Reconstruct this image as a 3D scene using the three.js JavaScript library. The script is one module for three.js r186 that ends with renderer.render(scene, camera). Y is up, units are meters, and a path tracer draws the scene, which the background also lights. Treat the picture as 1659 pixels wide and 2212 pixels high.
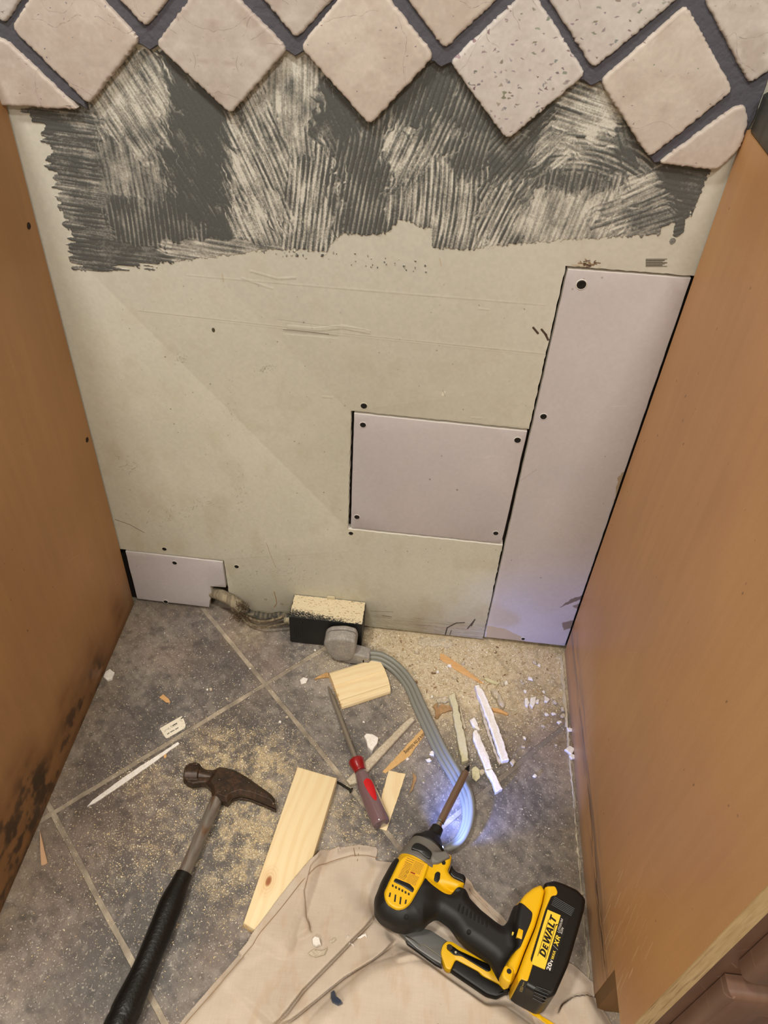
import * as THREE from 'three';
import { mergeGeometries } from 'three/addons/utils/BufferGeometryUtils.js';
import { RectAreaLightUniformsLib } from 'three/addons/lights/RectAreaLightUniformsLib.js';

// ---------------------------------------------------------------- camera, light, exposure
const scene = new THREE.Scene();
scene.background = new THREE.Color(0x000000);
const FOV = 66.363, CAM = new THREE.Vector3(0.09237, 1.09216, 0.86183);
const camera = new THREE.PerspectiveCamera(FOV, 1659 / 2212, 0.02, 20);
camera.position.copy(CAM);
camera.rotation.set(-0.752605, 0.048962, 0.071405, 'YXZ');
camera.updateMatrixWorld(true);
const renderer = new THREE.WebGLRenderer({ antialias: true });
renderer.toneMapping = THREE.LinearToneMapping;
renderer.toneMappingExposure = 2.62;
renderer.shadowMap.enabled = true;
RectAreaLightUniformsLib.init();
// [x, z, width, depth, strength, colour] of the ceiling lights (the lights themselves are made by ceilingLight below)
const CEILING = 2.4, LIGHTS = [
  [-0.55, 0.85, 0.18, 0.18, 86, 0xfffaf2],
  [0.52, 1.30, 0.18, 0.18, 76, 0xfff9f0],
  [-0.30, 2.30, 0.40, 0.40, 18, 0xfffaf4],
];
const LED = { power: 0.055, color: 0x7c98ff };

// ---------------------------------------------------------------- helpers
const UNIT = Math.PI / 180, W = 0.381;
function rng(seed) { let s = seed | 0; return () => { s = (s + 0x6d2b79f5) | 0; let t = Math.imul(s ^ (s >>> 15), 1 | s); t = (t + Math.imul(t ^ (t >>> 7), 61 | t)) ^ t; return ((t ^ (t >>> 14)) >>> 0) / 4294967296; }; }
const h2 = (x, y) => { let n = Math.imul(x, 374761393) + Math.imul(y, 668265263); n = Math.imul(n ^ (n >>> 13), 1274126177); return ((n ^ (n >>> 16)) >>> 0) / 4294967296; };
function noise(x, y) { const i = Math.floor(x), j = Math.floor(y); let u = x - i, v = y - j; u = u * u * (3 - 2 * u); v = v * v * (3 - 2 * v); const a = h2(i, j), b = h2(i + 1, j), c = h2(i, j + 1), d = h2(i + 1, j + 1); return a + (b - a) * u + (c - a) * v + (a - b - c + d) * u * v; }
function fbm(x, y, o = 4) { let s = 0, a = 0.5, t = 0; for (let k = 0; k < o; k++) { s += a * noise(x, y); t += a; a *= 0.5; x = x * 2.03 + 17.1; y = y * 2.03 + 9.7; } return s / t; }
const clamp = (x, a = 0, b = 1) => Math.min(b, Math.max(a, x)), mix = (a, b, t) => a + (b - a) * t;
const sstep = (a, b, x) => { const t = clamp((x - a) / (b - a)); return t * t * (3 - 2 * t); };
const mix3 = (a, b, t) => [mix(a[0], b[0], t), mix(a[1], b[1], t), mix(a[2], b[2], t)];
// where the ray through a pixel of the photograph meets a plane x, y or z = value
const HALF = Math.tan(FOV / 2 * UNIT);
function at(px, py, axis, value) {
  const d = new THREE.Vector3((px - 829.5) / 1106 * HALF, (1106 - py) / 1106 * HALF, -1).transformDirection(camera.matrixWorld);
  return CAM.clone().addScaledVector(d, (value - CAM[axis]) / d[axis]);
}
const onFloor = (px, py, y = 0) => { const p = at(px, py, 'y', y); return [p.x, p.z]; };
const onWall = (px, py, z = 0) => { const p = at(px, py, 'z', z); return [p.x, p.y]; };
const V = (x, y, z) => new THREE.Vector3(x, y, z);

const used = new Map();
function numbered(name) { const n = used.get(name) ?? 0; used.set(name, n + 1); return n ? name + '_' + String(n).padStart(3, '0') : name; }
function shade(o) { o.castShadow = o.receiveShadow = true; return o; }
function thing(name, label, category, base = [0, 0, 0], group) {
  const o = new THREE.Group(); o.name = numbered(name); o.position.set(...base); o.userData = { label, category };
  if (group) o.userData.group = group;
  scene.add(o); return o;
}
function solo(name, label, category, geo, mat, group) {               // a thing that is one mesh; its origin at the middle of its foot
  geo.computeBoundingBox(); const b = geo.boundingBox, c = [(b.min.x + b.max.x) / 2, b.min.y, (b.min.z + b.max.z) / 2];
  geo.translate(-c[0], -c[1], -c[2]);
  const o = shade(new THREE.Mesh(geo, mat)); o.name = numbered(name); o.position.set(...c); o.userData = { label, category };
  if (group) o.userData.group = group;
  scene.add(o); return o;
}
function part(parent, name, geo, mat, label) {                        // geo in world coordinates; the parent's own offset is taken off
  parent.updateWorldMatrix(true, false);
  const p = new THREE.Vector3().setFromMatrixPosition(parent.matrixWorld);
  geo.translate(-p.x, -p.y, -p.z);
  const o = shade(new THREE.Mesh(geo, mat)); o.name = name; if (label) o.userData.label = label;
  parent.add(o); return o;
}
function struct(name, geo, mat) { const o = shade(new THREE.Mesh(geo, mat)); o.name = name; o.userData.kind = 'structure'; scene.add(o); return o; }
function stuff(o) { o.userData.kind = 'stuff'; return o; }

function M(color, roughness = 0.8, extra = {}) { return new THREE.MeshPhysicalMaterial({ color, roughness, side: THREE.DoubleSide, ...extra }); }
function dataTex(w, h, fn, srgb = true, wrap = THREE.RepeatWrapping) {
  const d = new Uint8Array(w * h * 4);
  for (let y = 0, i = 0; y < h; y++) for (let x = 0; x < w; x++, i += 4) { const c = fn(x / w, y / h, x, y); d[i] = clamp(c[0], 0, 255); d[i + 1] = clamp(c[1], 0, 255); d[i + 2] = clamp(c[2], 0, 255); d[i + 3] = 255; }
  const t = new THREE.DataTexture(d, w, h); t.magFilter = THREE.LinearFilter; t.minFilter = THREE.LinearMipmapLinearFilter; t.generateMipmaps = true; t.wrapS = t.wrapT = wrap; if (srgb) t.colorSpace = THREE.SRGBColorSpace; t.needsUpdate = true; return t;
}
function canvasTex(w, h, fill, draw, srgb = true) {                   // fill(u, v) -> colour with v downwards, then draw(ctx)
  const c = document.createElement('canvas'); c.width = w; c.height = h; const g = c.getContext('2d');
  if (fill) { const im = g.createImageData(w, h), d = im.data; for (let y = 0, i = 0; y < h; y++) for (let x = 0; x < w; x++, i += 4) { const q = fill(x / w, y / h, x, y); d[i] = clamp(q[0], 0, 255); d[i + 1] = clamp(q[1], 0, 255); d[i + 2] = clamp(q[2], 0, 255); d[i + 3] = 255; } g.putImageData(im, 0, 0); }
  if (draw) draw(g);
  const t = new THREE.CanvasTexture(c); t.magFilter = THREE.LinearFilter; t.wrapS = t.wrapT = THREE.MirroredRepeatWrapping; if (srgb) t.colorSpace = THREE.SRGBColorSpace; return t;
}
function uvBy(geo, fn) { const p = geo.attributes.position, uv = new Float32Array(p.count * 2); for (let i = 0; i < p.count; i++) { const q = fn(p.getX(i), p.getY(i), p.getZ(i)); uv[2 * i] = q[0]; uv[2 * i + 1] = q[1]; } geo.setAttribute('uv', new THREE.BufferAttribute(uv, 2)); return geo; }
function box(x0, x1, y0, y1, z0, z1) { return new THREE.BoxGeometry(x1 - x0, y1 - y0, z1 - z0).translate((x0 + x1) / 2, (y0 + y1) / 2, (z0 + z1) / 2); }
function merge(list) { const a = list.map((g) => { const q = g.index ? g.toNonIndexed() : g; for (const k of Object.keys(q.attributes)) if (!['position', 'normal', 'uv'].includes(k)) q.deleteAttribute(k); if (!q.attributes.uv) uvBy(q, (x, y, z) => [x, z]); return q; }); return mergeGeometries(a); }

// polygons: arrays of [a, b]
function area(p) { let s = 0; for (let i = 0; i < p.length; i++) { const a = p[i], b = p[(i + 1) % p.length]; s += a[0] * b[1] - b[0] * a[1]; } return s / 2; }
function ccw(p) { return area(p) < 0 ? p.slice().reverse() : p; }
function resample(p, step, jitter = 0, seed = 1, closed = true) {
  const r = rng(seed), o = [];
  for (let i = 0; i < p.length - (closed ? 0 : 1); i++) { const a = p[i], b = p[(i + 1) % p.length], l = Math.hypot(b[0] - a[0], b[1] - a[1]), n = Math.max(1, Math.round(l / step)); for (let k = 0; k < n; k++) { const t = k / n, j = k ? jitter : jitter * 0.5; o.push([mix(a[0], b[0], t) + (r() - 0.5) * 2 * j, mix(a[1], b[1], t) + (r() - 0.5) * 2 * j]); } }
  if (!closed) o.push(p[p.length - 1]);
  return o;
}
function roundCorners(p, r, n = 4) {
  const o = [];
  for (let i = 0; i < p.length; i++) { const a = p[(i + p.length - 1) % p.length], b = p[i], c = p[(i + 1) % p.length];
    const la = Math.hypot(a[0] - b[0], a[1] - b[1]), lc = Math.hypot(c[0] - b[0], c[1] - b[1]), d = Math.min(r, la * 0.45, lc * 0.45);
    const s = [b[0] + (a[0] - b[0]) / la * d, b[1] + (a[1] - b[1]) / la * d], e = [b[0] + (c[0] - b[0]) / lc * d, b[1] + (c[1] - b[1]) / lc * d];
    for (let k = 0; k <= n; k++) { const t = k / n; o.push([(1 - t) * (1 - t) * s[0] + 2 * t * (1 - t) * b[0] + t * t * e[0], (1 - t) * (1 - t) * s[1] + 2 * t * (1 - t) * b[1] + t * t * e[1]]); } }
  return o;
}
function inset(p, d) {                                                // p counter-clockwise
  return p.map((b, i) => { const a = p[(i + p.length - 1) % p.length], c = p[(i + 1) % p.length]; let n1 = [-(b[1] - a[1]), b[0] - a[0]], n2 = [-(c[1] - b[1]), c[0] - b[0]]; const l1 = Math.hypot(...n1) || 1, l2 = Math.hypot(...n2) || 1; n1 = [n1[0] / l1, n1[1] / l1]; n2 = [n2[0] / l2, n2[1] / l2]; const m = [n1[0] + n2[0], n1[1] + n2[1]], q = Math.max(0.5, (m[0] * m[0] + m[1] * m[1]) / 2); return [b[0] + m[0] / q * d, b[1] + m[1] / q * d]; });
}
// A closed slab from a polygon: rings [inset, height] from foot to top, caps triangulated. place(a, b, h) -> [x, y, z]
function loftPoly(poly, rings, place, top = null, crease = 0.75) {
  const p = ccw(poly), n = p.length, pos = [], idx = [];
  const add = (r) => { const base = pos.length / 3; for (const [a, b] of r[0] ? inset(p, r[0]) : p) pos.push(...place(a, b, r[1], top ? top(a, b, r) : 0)); return base; };
  const tri = THREE.ShapeUtils.triangulateShape(p.map((q) => new THREE.Vector2(q[0], q[1])), []);
  const quads = (A, B) => { for (let i = 0; i < n; i++) { const j = (i + 1) % n; idx.push(A + i, A + j, B + j, A + i, B + j, B + i); } };
  for (let k = 0; k + 1 < rings.length; k++) quads(add(rings[k]), add(rings[k + 1]));
  const f = add(rings[0]); for (const t of tri) idx.push(f + t[0], f + t[2], f + t[1]);
  const u = add(rings[rings.length - 1]); for (const t of tri) idx.push(u + t[0], u + t[1], u + t[2]);
  const g = new THREE.BufferGeometry(); g.setAttribute('position', new THREE.Float32BufferAttribute(pos, 3)); g.setIndex(idx);
  const e = V(...place(1, 0, 0, 0)), o0 = V(...place(0, 0, 0, 0)), e2 = V(...place(0, 1, 0, 0)), e3 = V(...place(0, 0, 1, 0)); e.sub(o0); e2.sub(o0); e3.sub(o0);
  if (e.cross(e2).dot(e3) < 0) for (let i = 0; i < idx.length; i += 3) { const t = idx[i]; idx[i] = idx[i + 1]; idx[i + 1] = t; }
  g.setIndex(idx); const q = g.toNonIndexed(); q.computeVertexNormals(); smooth(q, crease); return q;
}
function smooth(g, minDot) {                                          // averages normals of coincident vertices that face about the same way
  const p = g.attributes.position, nm = g.attributes.normal, map = new Map(), out = new Float32Array(nm.count * 3);
  for (let i = 0; i < p.count; i++) { const k = Math.round(p.getX(i) * 2e5) + ',' + Math.round(p.getY(i) * 2e5) + ',' + Math.round(p.getZ(i) * 2e5); let l = map.get(k); if (!l) map.set(k, l = []); l.push(i); }
  for (const l of map.values()) for (const i of l) { let x = 0, y = 0, z = 0; const a = nm.getX(i), b = nm.getY(i), c = nm.getZ(i); for (const j of l) { const d = nm.getX(j), e = nm.getY(j), f = nm.getZ(j); if (a * d + b * e + c * f > minDot) { x += d; y += e; z += f; } } const s = Math.hypot(x, y, z) || 1; out[3 * i] = x / s; out[3 * i + 1] = y / s; out[3 * i + 2] = z / s; }
  g.setAttribute('normal', new THREE.BufferAttribute(out, 3)); return g;
}
const FLAT = (a, b, h) => [a, h, b], UPRIGHT = (a, b, h) => [a, b, h];
function floorSlab(poly, y0, y1, bevel = 0.001) { const t = y1 - y0; return uvBy(loftPoly(poly, [[bevel * 0.4, y0], [0, y0 + Math.min(bevel, t * 0.3)], [0, y1 - Math.min(bevel, t * 0.4)], [bevel * 0.3, y1 - Math.min(bevel, t * 0.4) * 0.3], [bevel, y1]], FLAT), (x, y, z) => [x + y, z + y]); }
// a tapering round bar along points, with a radius for each
function tube(points, radii, seg = 12, squash = 1, closedEnds = true) {
  const pos = [], idx = [], n = points.length, up0 = V(0, 1, 0);
  for (let i = 0; i < n; i++) {
    const t = points[Math.min(n - 1, i + 1)].clone().sub(points[Math.max(0, i - 1)]).normalize(), s = new THREE.Vector3().crossVectors(t, Math.abs(t.y) > 0.95 ? V(1, 0, 0) : up0).normalize(), u = new THREE.Vector3().crossVectors(s, t), r = Array.isArray(radii) ? radii[i] : radii;
    for (let k = 0; k < seg; k++) { const a = k / seg * Math.PI * 2; pos.push(...points[i].clone().addScaledVector(s, Math.cos(a) * r).addScaledVector(u, Math.sin(a) * r * squash).toArray()); }
  }
  for (let i = 0; i + 1 < n; i++) for (let k = 0; k < seg; k++) { const a = i * seg + k, b = i * seg + (k + 1) % seg; idx.push(a, b, a + seg, b, b + seg, a + seg); }
  if (closedEnds) for (const [e, f] of [[0, 1], [n - 1, 0]]) { const c = pos.length / 3; pos.push(...points[e].toArray()); for (let k = 0; k < seg; k++) { const a = e * seg + k, b = e * seg + (k + 1) % seg; f ? idx.push(c, b, a) : idx.push(c, a, b); } }
  const g = new THREE.BufferGeometry(); g.setAttribute('position', new THREE.Float32BufferAttribute(pos, 3)); g.setIndex(idx); const q = g.toNonIndexed(); q.computeVertexNormals(); smooth(q, 0.55); return uvBy(q, (x, y, z) => [x, z]);
}
const curve = (pts, n) => new THREE.CatmullRomCurve3(pts, false, 'centripetal').getSpacedPoints(n);

// signed distances and a surface from them (surface nets)
function polyDist(p) {
  const n = p.length, ax = p.map((q) => q[0]), ay = p.map((q) => q[1]);
  return (x, y) => { let d = 1e9, s = 1; for (let i = 0, j = n - 1; i < n; j = i++) { const ex = ax[j] - ax[i], ey = ay[j] - ay[i], wx = x - ax[i], wy = y - ay[i], t = clamp((wx * ex + wy * ey) / (ex * ex + ey * ey)), bx = wx - ex * t, by = wy - ey * t; d = Math.min(d, bx * bx + by * by); const c1 = y >= ay[i], c2 = y < ay[j], c3 = ex * wy > ey * wx; if ((c1 && c2 && c3) || (!c1 && !c2 && !c3)) s = -s; } return s * Math.sqrt(d); };
}
const smin = (a, b, k) => { const h = Math.max(k - Math.abs(a - b), 0) / k; return Math.min(a, b) - h * h * k / 4; }, smax = (a, b, k) => -smin(-a, -b, k);
// extruded along y about mid with rounded rim r
const extruded = (d2, mid, half, r) => (x, y, z) => { const a = d2(x, z) + r, b = Math.abs(y - mid) - half + r; return Math.min(Math.max(a, b), 0) + Math.hypot(Math.max(a, 0), Math.max(b, 0)) - r; };
// cone from A to B, flat ends rounded by r
function cone(A, B, ra, rb, r = 0.001) { const d = B.clone().sub(A), L = d.length(); d.divideScalar(L); return (x, y, z) => { const wx = x - A.x, wy = y - A.y, wz = z - A.z, t = wx * d.x + wy * d.y + wz * d.z, q = Math.sqrt(Math.max(0, wx * wx + wy * wy + wz * wz - t * t)), a = q - mix(ra, rb, clamp(t / L)) + r, b = Math.abs(t - L / 2) - L / 2 + r; return Math.min(Math.max(a, b), 0) + Math.hypot(Math.max(a, 0), Math.max(b, 0)) - r; }; }
function sdfMesh(f, lo, hi, cell) {
  const nx = Math.ceil((hi[0] - lo[0]) / cell) + 1, ny = Math.ceil((hi[1] - lo[1]) / cell) + 1, nz = Math.ceil((hi[2] - lo[2]) / cell) + 1, v = new Float32Array(nx * ny * nz), I = (i, j, k) => (k * ny + j) * nx + i;
  for (let k = 0; k < nz; k++) for (let j = 0; j < ny; j++) for (let i = 0; i < nx; i++) v[I(i, j, k)] = f(lo[0] + i * cell, lo[1] + j * cell, lo[2] + k * cell);
  const id = new Int32Array(nx * ny * nz).fill(-1), pos = [], nor = [], idx = [], e = cell * 0.4;
  for (let k = 0; k + 1 < nz; k++) for (let j = 0; j + 1 < ny; j++) for (let i = 0; i + 1 < nx; i++) {
    let neg = 0; const c = []; for (let q = 0; q < 8; q++) { const w = v[I(i + (q & 1), j + (q >> 1 & 1), k + (q >> 2))]; c.push(w); if (w < 0) neg++; }
    if (!neg || neg === 8) continue;
    let sx = 0, sy = 0, sz = 0, n = 0;
    for (let q = 0; q < 8; q++) for (const b of [1, 2, 4]) if (!(q & b)) { const a = c[q], d = c[q | b]; if ((a < 0) !== (d < 0)) { const t = a / (a - d); sx += (q & 1) + (b === 1 ? t : 0); sy += (q >> 1 & 1) + (b === 2 ? t : 0); sz += (q >> 2) + (b === 4 ? t : 0); n++; } }
    let x = lo[0] + (i + sx / n) * cell, y = lo[1] + (j + sy / n) * cell, z = lo[2] + (k + sz / n) * cell, gx, gy, gz, gl;
    for (let it = 0; it < 2; it++) { gx = f(x + e, y, z) - f(x - e, y, z); gy = f(x, y + e, z) - f(x, y - e, z); gz = f(x, y, z + e) - f(x, y, z - e); gl = Math.hypot(gx, gy, gz) || 1; if (it === 0) { const d = clamp(f(x, y, z), -cell * 0.5, cell * 0.5); x -= gx / gl * d; y -= gy / gl * d; z -= gz / gl * d; } }
    id[I(i, j, k)] = pos.length / 3; pos.push(x, y, z); nor.push(gx / gl, gy / gl, gz / gl);
  }
  const quad = (a, b, c, d, flip) => { if (a < 0 || b < 0 || c < 0 || d < 0) return; flip ? idx.push(a, c, b, a, d, c) : idx.push(a, b, c, a, c, d); };
  for (let k = 1; k + 1 < nz; k++) for (let j = 1; j + 1 < ny; j++) for (let i = 1; i + 1 < nx; i++) {
    const w = v[I(i, j, k)] < 0;
    if (w !== v[I(i + 1, j, k)] < 0) quad(id[I(i, j - 1, k - 1)], id[I(i, j, k - 1)], id[I(i, j, k)], id[I(i, j - 1, k)], !w);
    if (w !== v[I(i, j + 1, k)] < 0) quad(id[I(i - 1, j, k - 1)], id[I(i - 1, j, k)], id[I(i, j, k)], id[I(i, j, k - 1)], !w);
    if (w !== v[I(i, j, k + 1)] < 0) quad(id[I(i - 1, j - 1, k)], id[I(i, j - 1, k)], id[I(i, j, k)], id[I(i - 1, j, k)], !w);
  }
  const g = new THREE.BufferGeometry(); g.setAttribute('position', new THREE.Float32BufferAttribute(pos, 3)); g.setAttribute('normal', new THREE.Float32BufferAttribute(nor, 3)); g.setIndex(idx); return uvBy(g, (x, y, z) => [x, z]);
}
function boundsOf(poly, pad, y0, y1) { const xs = poly.map((q) => q[0]), zs = poly.map((q) => q[1]); return [[Math.min(...xs) - pad, y0 - pad, Math.min(...zs) - pad], [Math.max(...xs) + pad, y1 + pad, Math.max(...zs) + pad]]; }

// ---------------------------------------------------------------- the room
const paint = M(0xc9c0b0, 0.9), drywood = M(0x3b2d20, 0.95);
struct('wall_left', box(-1.9, -1.8, 0, CEILING, -0.1, 3.3), paint);
struct('wall_right', box(1.8, 1.9, 0, CEILING, -0.1, 3.3), paint);
struct('wall_front', box(-1.8, 1.8, 0, CEILING, 3.2, 3.3), paint);
struct('ceiling', box(-1.9, 1.9, CEILING, CEILING + 0.1, -0.2, 3.3), M(0xe6e0d4, 0.9));

// dust that lies on the floor, as wear of the floor's own: amount of saw dust and of plaster dust at a point
const SAW = [[470, 1640, 0.05, 0.8], [560, 1650, 0.05, 0.9], [540, 1690, 0.05, 0.7], [575, 1800, 0.05, 1], [545, 1850, 0.045, 0.9], [500, 1780, 0.045, 0.7], [560, 1740, 0.04, 0.9], [440, 1680, 0.04, 0.6], [320, 1680, 0.035, 0.45], [500, 1900, 0.05, 0.5], [340, 1820, 0.08, 0.3], [740, 1740, 0.06, 0.35], [410, 1800, 0.06, 0.5], [780, 1790, 0.05, 0.35]].map(([x, y, r, w]) => [...onFloor(x, y), r, w]);
const PLASTER = [[900, 1390, 0.05, 1], [1000, 1410, 0.06, 1], [1100, 1410, 0.06, 0.95], [1190, 1430, 0.05, 0.8], [940, 1450, 0.06, 0.95], [1040, 1470, 0.07, 0.85], [870, 1400, 0.04, 0.9], [820, 1375, 0.03, 1], [1130, 1510, 0.05, 0.6], [950, 1530, 0.05, 0.55], [1010, 1570, 0.06, 0.4], [1200, 1500, 0.03, 0.6], [720, 1420, 0.04, 0.35], [540, 1360, 0.04, 0.4]].map(([x, y, r, w]) => [...onFloor(x, y), r, w]);
function amount(list, x, z) { let s = 0; for (const [a, b, r, w] of list) { const d = ((x - a) ** 2 + (z - b) ** 2) / (r * r); if (d < 6) s = Math.max(s, w * Math.exp(-d * 0.8)) + 0.15 * w * Math.exp(-d); } return s; }
const saw = (x, z) => amount(SAW, x, z) * (0.35 + 1.1 * sstep(0.35, 0.68, fbm(x * 95 + 3, z * 95, 4)));
const plaster = (x, z) => amount(PLASTER, x, z);
const floorMap = canvasTex(2048, 2048, (u, v) => {
  const x = u * 0.86 - 0.43, z = v * 0.86 - 0.02;
  const cl = fbm(x * 9 + 5, z * 9 + 2, 5), gr = fbm(x * 120, z * 120, 3), sp = noise(x * 900, z * 900), br = sstep(0.45, 0.75, fbm(x * 6 + 40, z * 6 - 7, 4)), st = fbm(x * 30 + z * 20, z * 140 - x * 120, 3);
  let c = mix3([92, 87, 83], [156, 147, 137], clamp(0.47 + (cl - 0.5) * 1.9 + (gr - 0.5) * 0.7 + (st - 0.5) * 0.5));
  c = mix3(c, [128, 104, 88], br * 0.35);
  const e = Math.min(W - Math.abs(x), z + 0.02); c = mix3(c, [150, 132, 108], 0.5 * sstep(0.05, 0, e) * (0.3 + gr));          // dirt gathered along the edges
  c = mix3(c, [176, 168, 156], 0.3 * sstep(0.55, 0.8, fbm(x * 90 + 9, z * 60, 4)));
  c = mix3(c, [58, 54, 52], 0.3 * sstep(0.55, 0.8, fbm(x * 60 - 9, z * 80, 4)));
  const fl = sstep(0.8, 0.9, noise(x * 620 + 4, z * 620)); c = mix3(c, [206, 196, 178], fl * 0.55);
  const s = saw(x, z), p = plaster(x, z), q = 0.5 + gr;
  c = mix3(c, [202, 181, 144], clamp(s * q * 0.9 - 0.12) * (0.45 + 0.4 * sp)); c = mix3(c, mix3([188, 168, 134], [222, 208, 178], fbm(x * 240, z * 240, 3) * 1.3 - 0.15), clamp(p * (0.6 + 0.8 * gr) * 1.5 - 0.12) * (0.85 + 0.15 * sp));
  const dk = (0.94 + 0.12 * sp); return [c[0] * dk, c[1] * dk, c[2] * dk];
}, (g) => {
  const r = rng(5); g.lineCap = 'round';
  for (let k = 0; k < 420; k++) { const x = r() * 2048, y = r() * 2048, a = r() * 6.28, l = 6 + r() * 60; g.strokeStyle = r() < 0.5 ? `rgba(205,196,184,${0.05 + r() * 0.22})` : `rgba(50,44,40,${0.05 + r() * 0.2})`; g.lineWidth = 0.6 + r() * 1.4; g.beginPath(); g.moveTo(x, y); g.quadraticCurveTo(x + Math.cos(a) * l * 0.5 + r() * 8, y + Math.sin(a) * l * 0.5 + r() * 8, x + Math.cos(a) * l, y + Math.sin(a) * l); g.stroke(); }
  for (let k = 0; k < 240; k++) { g.fillStyle = `rgba(40,32,28,${0.3 + r() * 0.5})`; g.beginPath(); g.ellipse(r() * 2048, r() * 2048, 1 + r() * 2.5, 0.8 + r() * 1.6, r() * 3, 0, 7); g.fill(); }
});
const floorUV = (x, y, z) => [(x + 0.43) / 0.86, 1 - (z + 0.02) / 0.86];
const groutMap = canvasTex(1024, 1024, (u, v) => { const x = u * 0.86 - 0.43, z = v * 0.86 - 0.02, n = fbm(x * 60, z * 60, 4), f = fbm(x * 300, z * 300, 2); let c = mix3([116, 107, 96], [196, 182, 160], clamp(n * 1.5 - 0.2)); c = mix3(c, [150, 138, 120], f * 0.5); c = mix3(c, [208, 192, 162], clamp(plaster(x, z)) * 0.8); return mix3(c, [122, 114, 106], 0.85 * sstep(0.19, 0.24, x) * sstep(0.1, 0.14, z)); });
const floor = struct('floor', uvBy(box(-1.8, 1.8, -0.06, -0.0013, -0.1, 3.2), floorUV), M(0xffffff, 0.95, { map: groutMap }));
const tileMat = M(0xffffff, 0.62, { map: floorMap, bumpMap: dataTex(512, 512, (u, v) => { const t = fbm(u * 24, v * 24, 4) * 255; return [t, t, t]; }, false), bumpScale: 0.0006 });
function clip(p, axis, lim, keepAbove) { const o = []; for (let i = 0; i < p.length; i++) { const a = p[i], b = p[(i + 1) % p.length], ia = keepAbove ? a[axis] >= lim : a[axis] <= lim, ib = keepAbove ? b[axis] >= lim : b[axis] <= lim; if (ia) o.push(a); if (ia !== ib) { const t = (lim - a[axis]) / (b[axis] - a[axis]); o.push([mix(a[0], b[0], t), mix(a[1], b[1], t)]); } } return o; }
const PITCH = 0.503, JOINT = 0.0052;
for (let i = -8; i < 4; i++) for (let j = -4; j < 9; j++) {
  const u0 = -0.254 + PITCH * i + JOINT, u1 = u0 + PITCH - 2 * JOINT, v0 = 0.019 + PITCH * j + JOINT, v1 = v0 + PITCH - 2 * JOINT;
  let p = [[u0, v0], [u0, v1], [u1, v1], [u1, v0]].map(([u, v]) => [(u + v) / 2, (v - u) / 2]);
  p = clip(clip(clip(clip(p, 1, -0.012, true), 1, 1.7, false), 0, -1.2, true), 0, 1.2, false);
  if (p.length < 3 || Math.abs(area(p)) < 0.002) continue;
  part(floor, 'floor_tile', uvBy(floorSlab(resample(p, 0.02, 0.0005, i * 31 + j), -0.008, 0, 0.0012), floorUV), tileMat);
}

// ---- back wall: gypsum board with three openings that were patched
const core = M(0xe9e4da, 0.95), ragged = (p, s) => resample(p, 0.006, 0.0007, s);
const OPEN = [[-0.45, 0.007], [-0.45, 0.1375], [-0.208, 0.1372], [-0.2065, 0.0705], [-0.2065, 0.007], [0.2375, 0.007], [0.2362, 0.2400], [-0.004, 0.2392], [-0.0042, 0.4648], [0.2366, 0.4640], [0.2372, 0.6968], [0.42, 0.6995], [0.42, 0.007]];
const raggedOpen = resample(OPEN, 0.005, 0.0006, 4, false);
const sheet = [[1.8, 0.007], [1.8, CEILING], [-1.8, CEILING], [-1.8, 0.007], ...raggedOpen];
const wall = struct('wall_back', uvBy(loftPoly(sheet, [[0, -0.0127], [0, -0.0006]], UPRIGHT), (x, y) => [x, y]), core);
part(wall, 'stud_cavity', box(-1.8, 1.8, 0, CEILING, -0.12, -0.06), drywood);
for (const x of [-0.39, -0.19, 0.0, 0.22, 0.4]) part(wall, 'stud', box(x - 0.019, x + 0.019, 0, 0.8, -0.06, -0.0135), M(0x1d1510, 0.9));
const WU = 0.86, WV = 0.95, wallUV = (x, y) => [(x + 0.43) / WU, y / WV];
const wallBumps = [];
const seamY = (px) => onWall(px, 672 + (px - 300) * 0.102)[1];
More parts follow.
